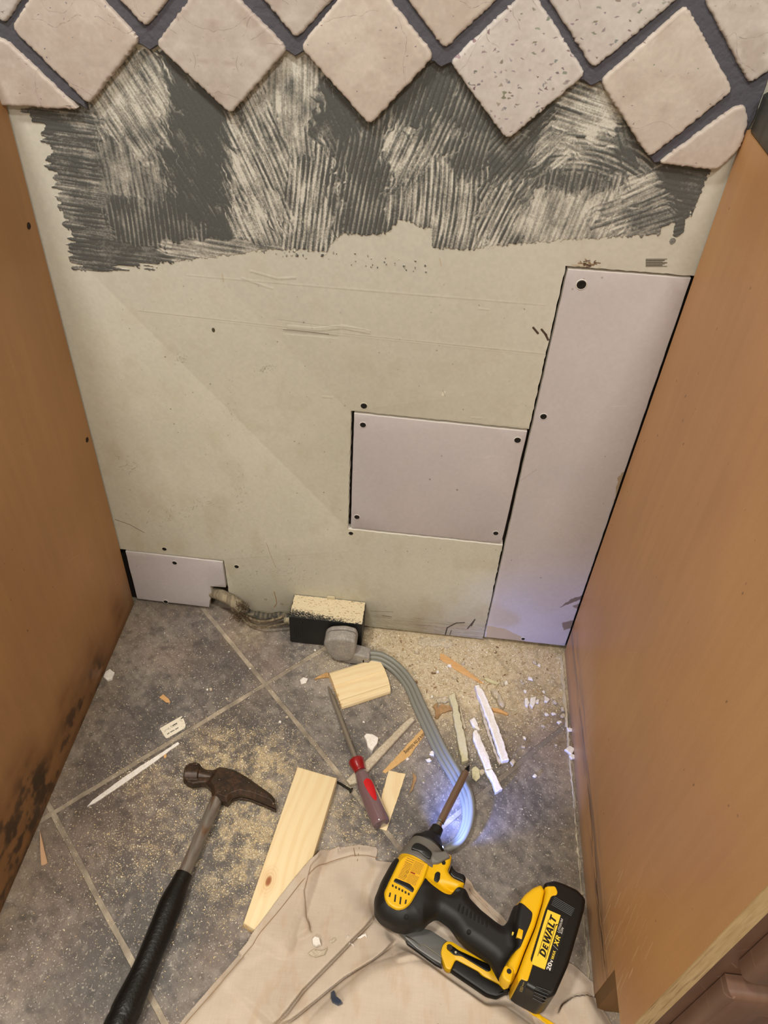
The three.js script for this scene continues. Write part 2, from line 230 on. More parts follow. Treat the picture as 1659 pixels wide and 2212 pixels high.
function wallPaint(g, S) {                                           // marks that are on the board's paper, placed by wall coordinates
  const X = (x) => (x + 0.43) / WU * S, Y = (y) => (1 - y / WV) * S, r = rng(77);
  const px = (a, b) => { const p = onWall(a, b); return [X(p[0]), Y(p[1])]; };
  const blot = (a, b, w, h, col, rot = 0) => { const [x, y] = px(a, b); g.fillStyle = col; g.beginPath(); g.ellipse(x, y, w, h, rot, 0, 7); g.fill(); };
  const line = (pts, wdt, col) => { g.strokeStyle = col; g.lineWidth = wdt; g.lineCap = g.lineJoin = 'round'; g.beginPath(); pts.forEach((q, i) => { const [x, y] = px(...q); i ? g.lineTo(x, y) : g.moveTo(x, y); }); g.stroke(); };
  const brush = (a, b, n, sx, sy, col, len) => { for (let k = 0; k < n; k++) { const x = a + (r() + r() - 1) * sx, y = b + (r() + r() - 1) * sy, l = len * r(), t = r() * 6.3; line([[x, y], [x + Math.cos(t) * l, y + Math.sin(t) * l]], 0.6 + r() * 1.5, col(r())); } };
  // paper seams and creases
  for (const [y0, y1, x0, x1, a] of [[595, 660, 400, 1180, 0.16], [672, 766, 300, 1180, 0.3], [690, 712, 600, 790, 0.3]]) { line([[x0, y0], [(x0 + x1) / 2, (y0 + y1) / 2 + 2], [x1, y1]], 1.6, `rgba(120,114,96,${a})`); line([[x0, y0 + 3], [x1, y1 + 3]], 1.4, `rgba(236,232,216,${a})`); }
  line([[612, 712], [655, 716], [710, 722]], 2.4, 'rgba(96,90,74,.65)');
  // grime: scuffs on the left, dark bits, drips, smear along the foot
  const dark = (t) => `rgba(70,62,50,${0.1 + t * 0.28})`;
  brush(280, 1010, 26, 30, 30, dark, 14); brush(390, 775, 40, 16, 14, dark, 4); brush(572, 795, 40, 26, 10, dark, 5); brush(430, 1090, 30, 60, 20, dark, 9); brush(500, 860, 30, 20, 120, dark, 5); brush(520, 1060, 40, 14, 90, dark, 6); brush(560, 1230, 60, 60, 60, dark, 7); brush(640, 1240, 60, 60, 30, dark, 6); brush(380, 1120, 30, 80, 30, dark, 8);
  for (let k = 0; k < 160; k++) blot(250 + r() * 900, 600 + r() * 720, 0.7 + r() * 1.7, 0.7 + r() * 2.2, `rgba(60,50,40,${0.15 + r() * 0.35})`, r() * 3);
  line([[248, 1122], [280, 1133], [312, 1151]], 2, 'rgba(58,46,36,.85)');
  line([[592, 1278], [596, 1292], [598, 1303], [592, 1312]], 2.4, 'rgba(150,96,44,.9)'); line([[575, 1172], [585, 1200], [596, 1226]], 1.6, 'rgba(130,92,54,.5)');
  for (const [a, b] of [[574, 1295], [609, 1305]]) { const [x, y] = px(a, b); g.strokeStyle = 'rgba(60,50,36,.8)'; g.lineWidth = 1.4; g.beginPath(); g.ellipse(x, y, 5, 3.4, 0, 0, 7); g.stroke(); }
  blot(461, 713, 5, 7, 'rgba(60,52,34,.9)'); blot(958, 850, 5, 9, 'rgba(226,222,204,.9)', 0.4); line([[956, 842], [962, 856]], 1.4, 'rgba(120,110,84,.6)');
  for (const [a, b] of [[708, 855], [1046, 665], [1030, 900], [807, 1120]]) { line([[a - 12, b], [a + 12, b + 2]], 2, 'rgba(228,224,206,.7)'); line([[a - 12, b + 4], [a + 10, b + 6]], 1, 'rgba(120,112,88,.5)'); }
  for (const [a, b, c, d] of [[1152, 708, 1162, 720], [1170, 712, 1180, 724], [1178, 722, 1184, 734]]) line([[a, b], [c, d]], 6, 'rgba(62,50,38,.95)');
  // foot of the wall on the right: torn, dirty paper
  for (let k = 0; k < 260; k++) { const a = 800 + r() * 250, b = 1325 + (a - 800) * 0.1 + r() * 38; line([[a, b], [a + 14 + r() * 40, b + 2 + r() * 6]], 1 + r() * 3, `rgba(${96 + r() * 50},${82 + r() * 44},${62 + r() * 36},${0.05 + r() * 0.18})`); }
  line([[960, 1378], [966, 1356], [985, 1346], [1003, 1345]], 5, 'rgba(52,42,34,.9)'); line([[970, 1376], [975, 1362]], 4, 'rgba(70,58,46,.7)'); line([[1010, 1358], [1026, 1338], [1018, 1352]], 5, 'rgba(58,48,40,.85)');
  line([[800, 1320], [850, 1322]], 2, 'rgba(96,84,66,.7)'); line([[826, 1330], [846, 1333]], 2.6, 'rgba(60,50,38,.8)');
  // torn brown paper above the tall patch and small mortar smear to the right of it
  for (let k = 0; k < 30; k++) { const a = 1248 + r() * 46, b = 562 + r() * 18; line([[a, b], [a + (r() - 0.5) * 30, b + (r() - 0.5) * 14]], 2 + r() * 3, ['rgba(96,74,52,.8)', 'rgba(140,116,88,.8)', 'rgba(60,44,32,.8)', 'rgba(190,176,150,.8)'][k % 4]); }
  for (let k = 0; k < 7; k++) line([[1396, 560 + k * 2.6], [1440 - (k % 3) * 5, 560 + k * 2.6]], 3.4, k % 2 ? 'rgba(90,86,76,.9)' : 'rgba(120,116,104,.8)');
  for (const [a, b] of [[950, 558], [480, 593]]) line([[a, b], [a + 3, b + 16]], 3, 'rgba(176,146,92,.35)');
}
const wallMap = canvasTex(2048, 2048, (u, v) => {
  const x = u * WU - 0.43, y = (1 - v) * WV, n = fbm(x * 7 + 3, y * 7, 4), f = fbm(x * 260, y * 260, 2), m = fbm(x * 40, y * 26 + 5, 4);
  let c = mix3([194, 192, 175], [206, 203, 186], clamp(n * 1.4 - 0.2)); c = mix3(c, [186, 178, 152], 0.35 * sstep(0.5, 0.8, m));
  c = mix3(c, [204, 202, 192], sstep(0.42, 0.7, y) * 0.6);                                                                     // paler, greyer paper above the seam
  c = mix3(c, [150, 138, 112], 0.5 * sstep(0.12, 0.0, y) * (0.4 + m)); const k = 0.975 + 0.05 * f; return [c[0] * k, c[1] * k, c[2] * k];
}, (g) => wallPaint(g, 2048));
const wallBump = canvasTex(1024, 1024, (u, v) => { const x = u * WU - 0.43, y = (1 - v) * WV, n = 110 + fbm(x * 90, y * 90, 3) * 36; return [n, n, n]; }, (g) => {
  const px = (a, b) => { const p = onWall(a, b); return [(p[0] + 0.43) / WU * 1024, (1 - p[1] / WV) * 1024]; };
  const line = (pts, w, col) => { g.strokeStyle = col; g.lineWidth = w; g.beginPath(); pts.forEach((q, i) => { const [x, y] = px(...q); i ? g.lineTo(x, y) : g.moveTo(x, y); }); g.stroke(); };
  line([[300, 672], [740, 722], [1180, 766]], 5, 'rgb(150,150,150)'); line([[400, 595], [800, 628], [1180, 660]], 3, 'rgb(150,150,150)');
  line([[620, 706], [680, 712], [740, 706], [800, 718]], 6, 'rgb(210,210,210)'); line([[612, 718], [730, 728]], 4, 'rgb(60,60,60)');
  line([[540, 585], [600, 602], [640, 600]], 3, 'rgb(190,190,190)'); line([[520, 600], [590, 624]], 3, 'rgb(180,180,180)');
}, false);
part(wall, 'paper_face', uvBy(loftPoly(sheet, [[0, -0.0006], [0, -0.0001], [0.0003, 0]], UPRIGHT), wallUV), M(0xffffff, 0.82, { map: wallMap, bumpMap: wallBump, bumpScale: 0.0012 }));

// screws: a dark bugle head with a cross recess, sunk in a dimple with a lip of pushed-up paper
const black = M(0x0b0a0a, 0.55), lip = M(0xd8d2cc, 0.9);
const headGeo = (() => { const l = new THREE.LatheGeometry([[0, 0.0001], [0.0012, 0.0001], [0.0016, 0.0005], [0.0034, 0.0006], [0.004, 0.0001], [0.002, -0.006], [0, -0.006]].map((q) => new THREE.Vector2(...q)), 14).rotateX(Math.PI / 2); return l; })();
const lipGeo = new THREE.TorusGeometry(0.0043, 0.0006, 5, 16);
function screw(parent, px, py, z = 0.0004, size = 1, lipMat = lip) { const p = at(px, py, 'z', z); const s = part(parent, 'screw', headGeo.clone().scale(size, size, 1).translate(p.x, p.y, z), black); if (lipMat) { const l = lipGeo.clone().scale(size, size, 0.8).translate(p.x, p.y, z - 0.0002); part(s, 'torn_lip', l, lipMat); } return s; }
const lipCream = M(0xcfc9b2, 0.9);
for (const [a, b, s] of [[786, 877, 1.1], [758, 1152, 0.9], [355, 1186, 0.95], [511, 1224, 0.95]]) screw(wall, a, b, 0.0003, s, lipCream);

// ---- trowelled mortar on the wall: ridges, scraped places and ragged rims are real relief
(() => {
  const X0 = -0.375, X1 = 0.375, Y0 = 0.60, Y1 = 0.94, K = 2100, u0 = (p) => { const q = onWall(...p); return [q[0] * K, q[1] * K]; };
  const rim = [[60, 180], [55, 235], [90, 270], [104, 320], [118, 390], [142, 455], [152, 525], [160, 578], [205, 588], [300, 570], [372, 566], [455, 556], [600, 537], [705, 541], [724, 520], [746, 503], [800, 508], [838, 500], [864, 474], [898, 486], [930, 497], [936, 533], [1005, 541], [1072, 530], [1122, 526], [1250, 516], [1342, 512], [1432, 507], [1425, 494], [1490, 470], [1512, 420], [1530, 376], [1560, 300], [1560, 150], [60, 100]].map(u0);
  const inside = polyDist(rim);
  const islands = [[1466, 492, 12, 22], [1452, 520, 6, 8], [1418, 566, 0, 0]].map(([a, b, w, h]) => [...u0([a, b]), w, h]);
  // [x, y, rx, ry, ridge direction (degrees in the photo, 90 = up and down), darkness, contrast of the streaks, ridge strength, centre of the arc if any]
  const P = [
    [150, 400, 85, 190, 3, 0.72, 0.6, 0.35], [300, 240, 85, 110, 60, 0.32, 0.6, 0.1], [285, 370, 75, 70, 88, 0.5, 0.4, 0.25], [320, 480, 120, 48, 91, 0.85, 0.25, 0.85], [250, 548, 110, 34, 2, 0.78, 0.3, 0.2], [470, 545, 130, 24, 4, 0.34, 0.5, 0.35],
    [430, 320, 85, 150, 62, 0.92, 0.3, 0.2], [545, 360, 85, 120, 66, 0.42, 0.7, 0.6], [640, 235, 60, 75, 92, 0.3, 0.45, 0.1], [560, 440, 80, 60, 70, 0.34, 0.75, 0.5], [690, 430, 75, 130, 97, 0.42, 0.75, 0.85], [650, 300, 60, 60, 85, 0.45, 0.5, 0.4],
    [775, 400, 65, 160, 99, 0.78, 0.35, 0.9], [720, 260, 60, 70, 60, 0.86, 0.3, 0.2], [905, 220, 75, 85, 104, 0.88, 0.22, 0.75], [880, 330, 50, 80, 112, 0.34, 0.7, 0.5], [960, 440, 120, 110, 104, 0.5, 0.65, 0.85, [330, 380]], [940, 290, 60, 60, 110, 0.5, 0.5, 0.6], [1010, 290, 60, 110, 102, 0.85, 0.25, 0.8],
    [1120, 300, 70, 130, 125, 0.8, 0.35, 0.55], [1180, 330, 70, 70, 130, 0.25, 0.6, 0.3], [1075, 460, 60, 80, 108, 0.42, 0.6, 0.9], [1270, 280, 80, 80, 12, 0.28, 0.6, 0.5], [1300, 330, 110, 50, 20, 0.6, 0.5, 0.8, [1210, 560]], [1240, 385, 100, 40, 92, 0.6, 0.55, 0.6], [1230, 460, 120, 60, 100, 0.2, 0.4, 0.25], [1350, 300, 40, 80, 60, 0.85, 0.2, 0.2], [1480, 400, 60, 60, 5, 0.86, 0.25, 0.2], [1380, 470, 110, 42, 155, 0.62, 0.45, 0.3], [1400, 420, 60, 40, 150, 0.3, 0.5, 0.4],
  ].map(([x, y, rx, ry, a, cov, con, rid, arc]) => ({ c: u0([x, y]), rx, ry, a: -a * UNIT, ca: Math.cos(-a * UNIT), sa: Math.sin(-a * UNIT), cov, con, rid, arc: arc && u0(arc) }));
  const N = 2048, H = Math.round(N * (Y1 - Y0) / (X1 - X0)), cov = new Float32Array(N * H), sol = new Float32Array(N * H);
  for (let j = 0; j < H; j++) for (let i = 0; i < N; i++) {
    const x = (X0 + (X1 - X0) * i / N) * K, y = (Y0 + (Y1 - Y0) * j / H) * K, wx = x + 26 * (noise(x / 30, y / 30) - 0.5) + 10 * (noise(x / 8, y / 8) - 0.5), wy = y + 26 * (noise(x / 30 + 50, y / 30) - 0.5);
    let b1 = 1e9, p1 = null, b2 = 1e9, p2 = null;
    for (const p of P) { const ddx = wx - p.c[0], ddy = wy - p.c[1], dx = ddx / p.rx, dy = ddy / p.ry; let d = dx * dx + dy * dy; if (d > 3.2) continue; { const tt = ddx * p.ca + ddy * p.sa, ss = -ddx * p.sa + ddy * p.ca; d += 1.5 * (noise(ss / 5 + p.rx, tt / 70 + p.ry) - 0.5) + 0.5 * (noise(x / 14, y / 14) - 0.5); } if (d < b1) { b2 = b1; p2 = p1; b1 = d; p1 = p; } else if (d < b2) { b2 = d; p2 = p; } }
    const val = (p) => {
      let t, s; if (p.arc) { const dx = x - p.arc[0], dy = y - p.arc[1]; s = Math.hypot(dx, dy); t = Math.atan2(dy, dx) * s; } else { const dx = x - p.c[0], dy = y - p.c[1]; t = dx * Math.cos(p.a) + dy * Math.sin(p.a); s = -dx * Math.sin(p.a) + dy * Math.cos(p.a); }
      const wob = s + 5 * (noise(t / 90 + p.rx, s / 60) - 0.5), ridge = Math.cos(wob * 2 * Math.PI / 11.5), fine = noise(s / 2.1 + p.ry, t / 60), mid = noise(s / 6 + 9, t / 45 + p.rx), grain = noise(x / 2.2, y / 2.2);
      return [p.cov + p.con * (1.0 * (mid - 0.5) + 0.7 * (fine - 0.5) + 0.42 * (grain - 0.5)) + 0.32 * p.rid * (ridge - 0.1) * (0.5 + mid), p.rid * ridge, grain];
    };
    if (!p1) { p1 = P[0]; } if (!p2) { p2 = p1; b2 = b1 + 9; } const A = val(p1), B = val(p2), k = sstep(0.0, 0.5, b2 - b1) * 0.5 + 0.5;
    let c = mix(B[0], A[0], k) + 0.7 * (fbm(x / 40, y / 40, 4) - 0.5) + 0.3 * (noise(x / 3, y / 3) - 0.5) * 0.6; const rd = mix(B[1], A[1], k);
    let d = inside(x, y); d += -9 * (noise(x / 5, y / 60) - 0.5) + (x < -0.24 * K ? 34 * (noise(x / 60 + 4, y / 7) - 0.55) + 10 * (noise(x / 30, y / 3) - 0.5) : 6 * (noise(x / 4, y / 4) - 0.5));
    let m = sstep(1.5, -1.5, d);
    for (const [ex, ey, ew, eh] of islands) if (ew) m = Math.max(m, sstep(1.15, 0.9, Math.hypot((x - ex) / ew, (y - ey) / eh) + 0.5 * (noise(x / 6, y / 6) - 0.5)));
    const dots = Math.abs(y - u0([700, 552 + (x / K + 0.06) * 35])[1]); if (x / K > -0.12 && x / K < 0.08 && dots < 16 && noise(x / 4.2, y / 5) > 0.8) m = 1;
    c = clamp(c); cov[j * N + i] = m > 0.5 ? 0.1 + c : 0; sol[j * N + i] = m > 0.5 ? 0.00025 + 0.0007 * c + 0.00075 * Math.max(0, rd) * c : -1;
  }
  const tex = dataTex(N, H, (u, v, i, j) => { const c = cov[j * N + i]; if (!c) return [198, 194, 178]; const q = clamp(c - 0.1), x = i / 1.6, y = j / 1.6, g = 0.93 + 0.14 * noise(x, y); const col = q < 0.42 ? mix3([206, 203, 192], [140, 137, 128], q / 0.42) : mix3([140, 139, 132], [84, 85, 82], clamp((q - 0.42) / 0.35)); return [col[0] * g, col[1] * g, col[2] * g]; }, true, THREE.ClampToEdgeWrapping);
  const cell = 0.0011, nx = Math.floor((X1 - X0) / cell), ny = Math.floor((Y1 - Y0) / cell), id = new Int32Array((nx + 1) * (ny + 1)).fill(-1), pos = [], uv = [], idx = [];
  const S = (i, j) => sol[Math.min(H - 1, Math.floor(j * H / ny)) * N + Math.min(N - 1, Math.floor(i * N / nx))];
  for (let j = 0; j <= ny; j++) for (let i = 0; i <= nx; i++) { let near = S(i, j) > 0; if (!near) for (const [a, b] of [[1, 0], [-1, 0], [0, 1], [0, -1]]) if (S(clamp(i + a, 0, nx), clamp(j + b, 0, ny)) > 0) near = true; if (!near) continue; id[j * (nx + 1) + i] = pos.length / 3; pos.push(X0 + (X1 - X0) * i / nx, Y0 + (Y1 - Y0) * j / ny, S(i, j) > 0 ? 0.0002 + S(i, j) : 0.00008); uv.push(i / nx, j / ny); }
  for (let j = 0; j < ny; j++) for (let i = 0; i < nx; i++) { const a = id[j * (nx + 1) + i], b = id[j * (nx + 1) + i + 1], c = id[(j + 1) * (nx + 1) + i], d = id[(j + 1) * (nx + 1) + i + 1]; if (a >= 0 && b >= 0 && c >= 0 && d >= 0) idx.push(a, b, d, a, d, c); }
  const g = new THREE.BufferGeometry(); g.setAttribute('position', new THREE.Float32BufferAttribute(pos, 3)); g.setAttribute('uv', new THREE.Float32BufferAttribute(uv, 2)); g.setIndex(idx); g.computeVertexNormals();
  part(wall, 'mortar_coat', g, M(0xffffff, 0.9, { map: tex }), 'grey combed tile mortar spread over the wall board');
})();

// ---- tumbled stone wall tiles and dark grout
const stoneMaps = [0, 1, 2].map((kind) => canvasTex(640, 640, (u, v) => {
  const x = u * 0.16, y = v * 0.16, n = fbm(x * 26 + kind * 9, y * 26, 4), f = fbm(x * 300, y * 300, 2), m = fbm(x * 60 + 7, y * 60, 3);
  let c = mix3([180, 170, 162], [210, 202, 194], clamp(n * 1.5 - 0.25)); c = mix3(c, [168, 152, 142], 0.5 * sstep(0.45, 0.75, m)); if (kind === 0) c = mix3(c, [196, 183, 171], 0.5); if (kind === 2) c = mix3(c, [202, 197, 194], 0.6);
  const k = 0.97 + 0.06 * f; return [c[0] * k, c[1] * k, c[2] * k];
}, (g) => {
  const r = rng(40 + kind);
  for (let k = 0; k < [6, 22, 10][kind]; k++) { let x = r() * 640, y = r() * 640, a = r() * 6.3; for (let s = 0; s < 26; s++) { const l = 4 + r() * 9; g.strokeStyle = `rgba(84,72,76,${0.25 + r() * 0.35})`; g.lineWidth = 0.5 + r() * 1.2; g.beginPath(); g.moveTo(x, y); a += (r() - 0.5) * 0.8; x += Math.cos(a) * l; y += Math.sin(a) * l; g.lineTo(x, y); g.stroke(); } }
  for (let k = 0; k < [40, 60, 260][kind]; k++) { const x = r() * 640, y = r() * 640; g.fillStyle = `rgba(${92 + r() * 30},${82 + r() * 30},${84 + r() * 30},${0.35 + r() * 0.5})`; g.beginPath(); for (let s = 0; s < 7; s++) { const a = s / 7 * 6.3, q = (1 + r() * (kind === 2 ? 9 : 4)) * (r() < 0.5 ? 0.6 : 1.2); s ? g.lineTo(x + Math.cos(a) * q * 1.5, y + Math.sin(a) * q) : g.moveTo(x + q, y); } g.fill(); g.strokeStyle = 'rgba(232,226,220,.35)'; g.lineWidth = 0.8; g.stroke(); }
}));
const stoneMat = stoneMaps.map((map) => M(0xffffff, 0.55, { map }));
const stoneBump = dataTex(256, 256, (u, v) => { const t = fbm(u * 20, v * 20, 4) * 255; return [t, t, t]; }, false, THREE.MirroredRepeatWrapping); stoneMat.forEach((m) => { m.bumpMap = stoneBump; m.bumpScale = 0.0004; });
function stone(poly, kind, seed, name = 'wall_tile') {
  const r = rng(seed * 97 + 5), q = resample(roundCorners(ccw(poly), 0.007, 3), 0.0024, 0.0007, seed), ox = r(), oy = r(), tilt = [(r() - 0.5) * 0.02, (r() - 0.5) * 0.02], c = q.reduce((s, p) => [s[0] + p[0] / q.length, s[1] + p[1] / q.length], [0, 0]);
  const g = loftPoly(q, [[0, 0.001], [-0.0002, 0.0068], [0.0001, 0.0092], [0.0007, 0.0106], [0.0018, 0.0113], [0.0034, 0.0115]], (a, b, h) => [a, b, h + (h > 0.006 ? (a - c[0]) * tilt[0] + (b - c[1]) * tilt[1] : 0)]);
  return part(wall, name, uvBy(g, (x, y) => [x / 0.16 + ox, y / 0.16 + oy]), stoneMat[kind]);
}
const TZ = 0.0112, wp = (a, b) => onWall(a, b, TZ);
const LOW = [[[22, 60], [190, 228], [302, 86], 0], [[334, 96], [497, 248], [622, 106], 1], [[647, 102], [798, 272], [939, 121], 0], [[971, 135], [1095, 304], [1266, 161], 2], [[1296, 176], [1402, 342], [1585, 196], 0]].map(([l, b, r, k]) => [wp(...l), wp(...b), wp(...r), k]);
LOW.forEach(([l, b, r, k], i) => stone([l, b, r, [l[0] + r[0] - b[0], l[1] + r[1] - b[1]]], k, i + 1));
[[[8, 54], 2], [[315, 61], 0], [[640, 85], 1], [[960, 108], 0], [[1282, 150], 2], [[1620, 183], 1]].forEach(([b, k], i) => { const [x, y] = wp(...b), h = 0.0655; stone([[x, y], [x + h, y + h], [x, y + 2 * h], [x - h, y + h]], k, i + 11); });
for (let i = 0; i < 6; i++) { const x = -0.287 + i * 0.1453, y = 0.9745, h = 0.0655; if (i < 5) stone([[x, y], [x + h, y + h], [x, y + 2 * h], [x - h, y + h]], i % 3, i + 31); }
stone([[-40, 70], [14, 88], [172, 239], [9, 229], [-45, 226]].map((q) => wp(...q)), 0, 51);
stone([[1420, 354], [1549, 369], [1600, 322], [1618, 262], [1611, 228], [1588, 231]].map((q) => wp(...q)), 0, 52);
const groutWall = M(0x515058, 0.9, { bumpMap: stoneBump, bumpScale: 0.001 });
const zig = [[-0.42, 0.829], [-0.36, 0.829], ...[[150, 210], [188, 236]].map((q) => onWall(...q, 0.006)), [-0.287, 0.88]];
for (let i = 0; i < 5; i++) { const [l, b, r] = LOW[i]; zig.push([b[0], l[1] * 0.5 + r[1] * 0.5 - 0.004]); if (i < 4) { const n = LOW[i + 1][0]; const mx = (r[0] + n[0]) / 2, my = (r[1] + n[1]) / 2; zig.push([mx - 0.008, my - 0.004], [mx, my - 0.0085], [mx + 0.008, my - 0.004]); } }
zig.push(...[[1398, 330], [1412, 352], [1500, 345], [1560, 340], [1605, 300]].map((q) => onWall(...q, 0.006)), [0.3855, 0.866], [0.3855, 1.16], [-0.42, 1.16]);
part(wall, 'grout', uvBy(loftPoly(resample(zig, 0.006, 0.0004, 8), [[0, 0.0002], [0, 0.0055], [0.0012, 0.0072]], UPRIGHT), (x, y) => [x * 10, y * 10]), groutWall, 'charcoal grout between the pale stone tiles');

// ---- cabinets on both sides, their bare side panels facing each other
const DEPTH = 0.6, TOP = 0.857, BACK = 0.003, TOE = [0.533, 0.1];
function veneer(seed, base, light, deco) {
  return canvasTex(1024, 1430, (u, v) => { const z = u * 0.62, y = (1 - v) * 0.87, n = fbm(z * 8 + seed, y * 5, 4), s = fbm(z * 120 + seed, y * 7, 3), f = noise(u * 700, v * 900); let c = mix3(base, light, clamp(0.5 + (n - 0.5) * 1.3 + (s - 0.5) * 0.5)); c = deco(c, z, y); const k = 0.985 + 0.03 * f; return [c[0] * k, c[1] * k, c[2] * k]; }, (g) => {
    const r = rng(seed); for (let k = 0; k < 70; k++) { g.fillStyle = `rgba(70,44,22,${0.15 + r() * 0.4})`; g.beginPath(); g.ellipse(r() * 1024, r() * 1430, 0.6 + r() * 1.6, 1 + r() * 3, 0.3, 0, 7); g.fill(); }
    for (let k = 0; k < 40; k++) { const x = r() * 1024, y = 900 + r() * 500, l = 10 + r() * 70; g.strokeStyle = `rgba(226,200,160,${0.05 + r() * 0.14})`; g.lineWidth = 0.8 + r() * 1.5; g.beginPath(); g.moveTo(x, y); g.lineTo(x + l * (0.3 + r() * 0.5), y + l * (r() - 0.8)); g.stroke(); }
    if (seed === 8) for (let k = 0; k < 60; k++) { const x = 740 + r() * 200, y = 1060 + r() * 280, l = 12 + r() * 60; g.strokeStyle = `rgba(236,208,172,${0.12 + r() * 0.35})`; g.lineWidth = 0.8 + r() * 2.4; g.beginPath(); g.moveTo(x, y); g.lineTo(x - l * 0.2, y - l); g.stroke(); }
  });
}
const veneerL = veneer(3, [166, 123, 78], [184, 139, 90], (c, z, y) => {
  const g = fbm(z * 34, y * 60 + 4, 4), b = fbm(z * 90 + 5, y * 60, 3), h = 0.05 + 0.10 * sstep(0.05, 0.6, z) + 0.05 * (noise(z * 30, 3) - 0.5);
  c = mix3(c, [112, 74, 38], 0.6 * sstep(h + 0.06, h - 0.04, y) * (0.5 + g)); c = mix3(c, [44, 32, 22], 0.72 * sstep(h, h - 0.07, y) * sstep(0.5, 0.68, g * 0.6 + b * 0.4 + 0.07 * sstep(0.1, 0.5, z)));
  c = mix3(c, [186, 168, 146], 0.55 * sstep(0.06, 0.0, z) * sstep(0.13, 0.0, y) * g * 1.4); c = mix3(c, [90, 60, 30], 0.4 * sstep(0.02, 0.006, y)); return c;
});
const veneerR = veneer(8, [186, 138, 92], [202, 154, 104], (c, z, y) => {
  const g = fbm(z * 14, y * 120 + 4, 4), b = fbm(z * 30 + 5, y * 200, 3), band = Math.exp(-(((y - 0.052 - 0.02 * noise(z * 9, 1)) / 0.02) ** 2));
  c = mix3(c, [126, 108, 100], band * 0.85 * sstep(0.35, 0.65, g) * sstep(0.62, 0.3, z)); c = mix3(c, [64, 46, 36], 0.8 * Math.exp(-(((y - 0.06) / 0.008) ** 2)) * sstep(0.5, 0.66, b) * sstep(0.1, 0.25, z)); c = mix3(c, [150, 126, 106], 0.6 * sstep(0.03, 0.005, y));
  c = mix3(c, [170, 128, 96], 0.4 * sstep(0.12, 0.02, y) * g); return c;
});
const sideUV = (x, y, z) => [z / 0.62, y / 0.87], sidePoly = [[BACK, 0.001], [TOE[0], 0.001], TOE, [DEPTH, TOE[1]], [DEPTH, TOP], [BACK, TOP]];
const rawEdge = canvasTex(256, 1024, (u, v) => { const n = fbm(u * 6, v * 40, 4), s = fbm(u * 14, v * 16 + 9, 4); let c = mix3([176, 146, 100], [206, 180, 136], n); c = mix3(c, [90, 66, 40], 0.7 * sstep(0.58, 0.75, s) * sstep(0.3, 1, v)); return c; }, null);
const darkFront = canvasTex(512, 512, (u, v) => { const n = fbm(u * 40, v * 4, 4), s = fbm(u * 6 + 3, v * 6, 3); return mix3([88, 61, 46], [122, 91, 74], clamp(n * 0.7 + s * 0.6 - 0.15)); }, (g) => { const r = rng(3); for (let k = 0; k < 26; k++) { g.strokeStyle = `rgba(214,190,170,${0.1 + r() * 0.35})`; g.lineWidth = 0.6 + r(); const x = r() * 512, y = r() * 512; g.beginPath(); g.moveTo(x, y); g.lineTo(x + (r() - 0.5) * 30, y - r() * 30); g.stroke(); } });
const inner = M(0xb48a58, 0.8), front = M(0xffffff, 0.45, { map: darkFront });
function cabinet(side, mat, label) {
  const t = thing('base_cabinet', label, 'cabinet', [side * (W + 0.22), 0, 0.3]), X = (d) => side * (W + d), bx = (a, b, y0, y1, z0, z1) => box(Math.min(X(a), X(b)), Math.max(X(a), X(b)), y0, y1, z0, z1);
  const panel = part(t, 'side_panel', uvBy(loftPoly(resample(sidePoly, 0.05), [[0, W], [0, W + 0.018]], (a, b, h) => [side * h, b, a]), sideUV), mat);
  part(t, 'raw_edge', uvBy(bx(0.0002, 0.0176, TOE[1] + 0.0005, TOP - 0.0005, DEPTH - 0.0006, DEPTH + 0.0012), (x, y) => [x * 55, y / 0.86]), M(0xffffff, 0.85, { map: rawEdge }), 'pale unpainted front edge of the panel, dented and dirty');
  part(t, 'side_panel', bx(0.42, 0.438, 0.001, TOP, BACK, DEPTH), inner); part(t, 'back_panel', bx(0.019, 0.419, 0.1, TOP, BACK, BACK + 0.006), inner); part(t, 'bottom_panel', bx(0.019, 0.419, 0.1, 0.118, 0.02, 0.58), inner);
  part(t, 'toe_kick', bx(0.0005, 0.438, 0.001, 0.0995, TOE[0] + 0.0008, TOE[0] + 0.016), M(0x7d5c36, 0.85));
  const uvF = (x, y) => [x * 3, y * 3];
  part(t, 'face_frame', uvBy(merge([bx(0.0182, 0.06, 0.1, TOP, 0.581, DEPTH), bx(0.39, 0.438, 0.1, TOP, 0.581, DEPTH), bx(0.06, 0.39, TOP - 0.04, TOP, 0.581, DEPTH), bx(0.06, 0.39, 0.1, 0.13, 0.581, DEPTH), bx(0.06, 0.39, 0.33, 0.372, 0.581, DEPTH)]), uvF), front);
  for (const [y0, y1, nm] of [[0.112, 0.328, 'door'], [0.362, 0.83, 'door']]) {
    const a = 0.033, b = 0.415, z = DEPTH + 0.0008, d = part(t, nm, uvBy(loftPoly([[X(a), y0], [X(b), y0], [X(b), y1], [X(a), y1]], [[0, z], [0, z + 0.012], [0.002, z + 0.016], [0.006, z + 0.019], [0.04, z + 0.019], [0.043, z + 0.013], [0.05, z + 0.013], [0.07, z + 0.018]], UPRIGHT), uvF), front);
    part(d, 'knob', new THREE.LatheGeometry([[0.004, 0], [0.004, 0.012], [0.014, 0.018], [0.012, 0.026], [0, 0.028]].map((q) => new THREE.Vector2(...q)), 16).rotateX(Math.PI / 2).translate(X(b - 0.03), y1 - 0.05, z + 0.0192), M(0x6a5a44, 0.35, { metalness: 0.9 }));
  }
  return { t, panel };
}
const left = cabinet(-1, M(0xffffff, 0.5, { map: veneerL }), 'brown base cabinet on the left, its bare side panel grimy along the floor');
const right = cabinet(1, M(0xffffff, 0.42, { map: veneerR }), 'orange-brown base cabinet on the right with scuffed side panel and dark door');
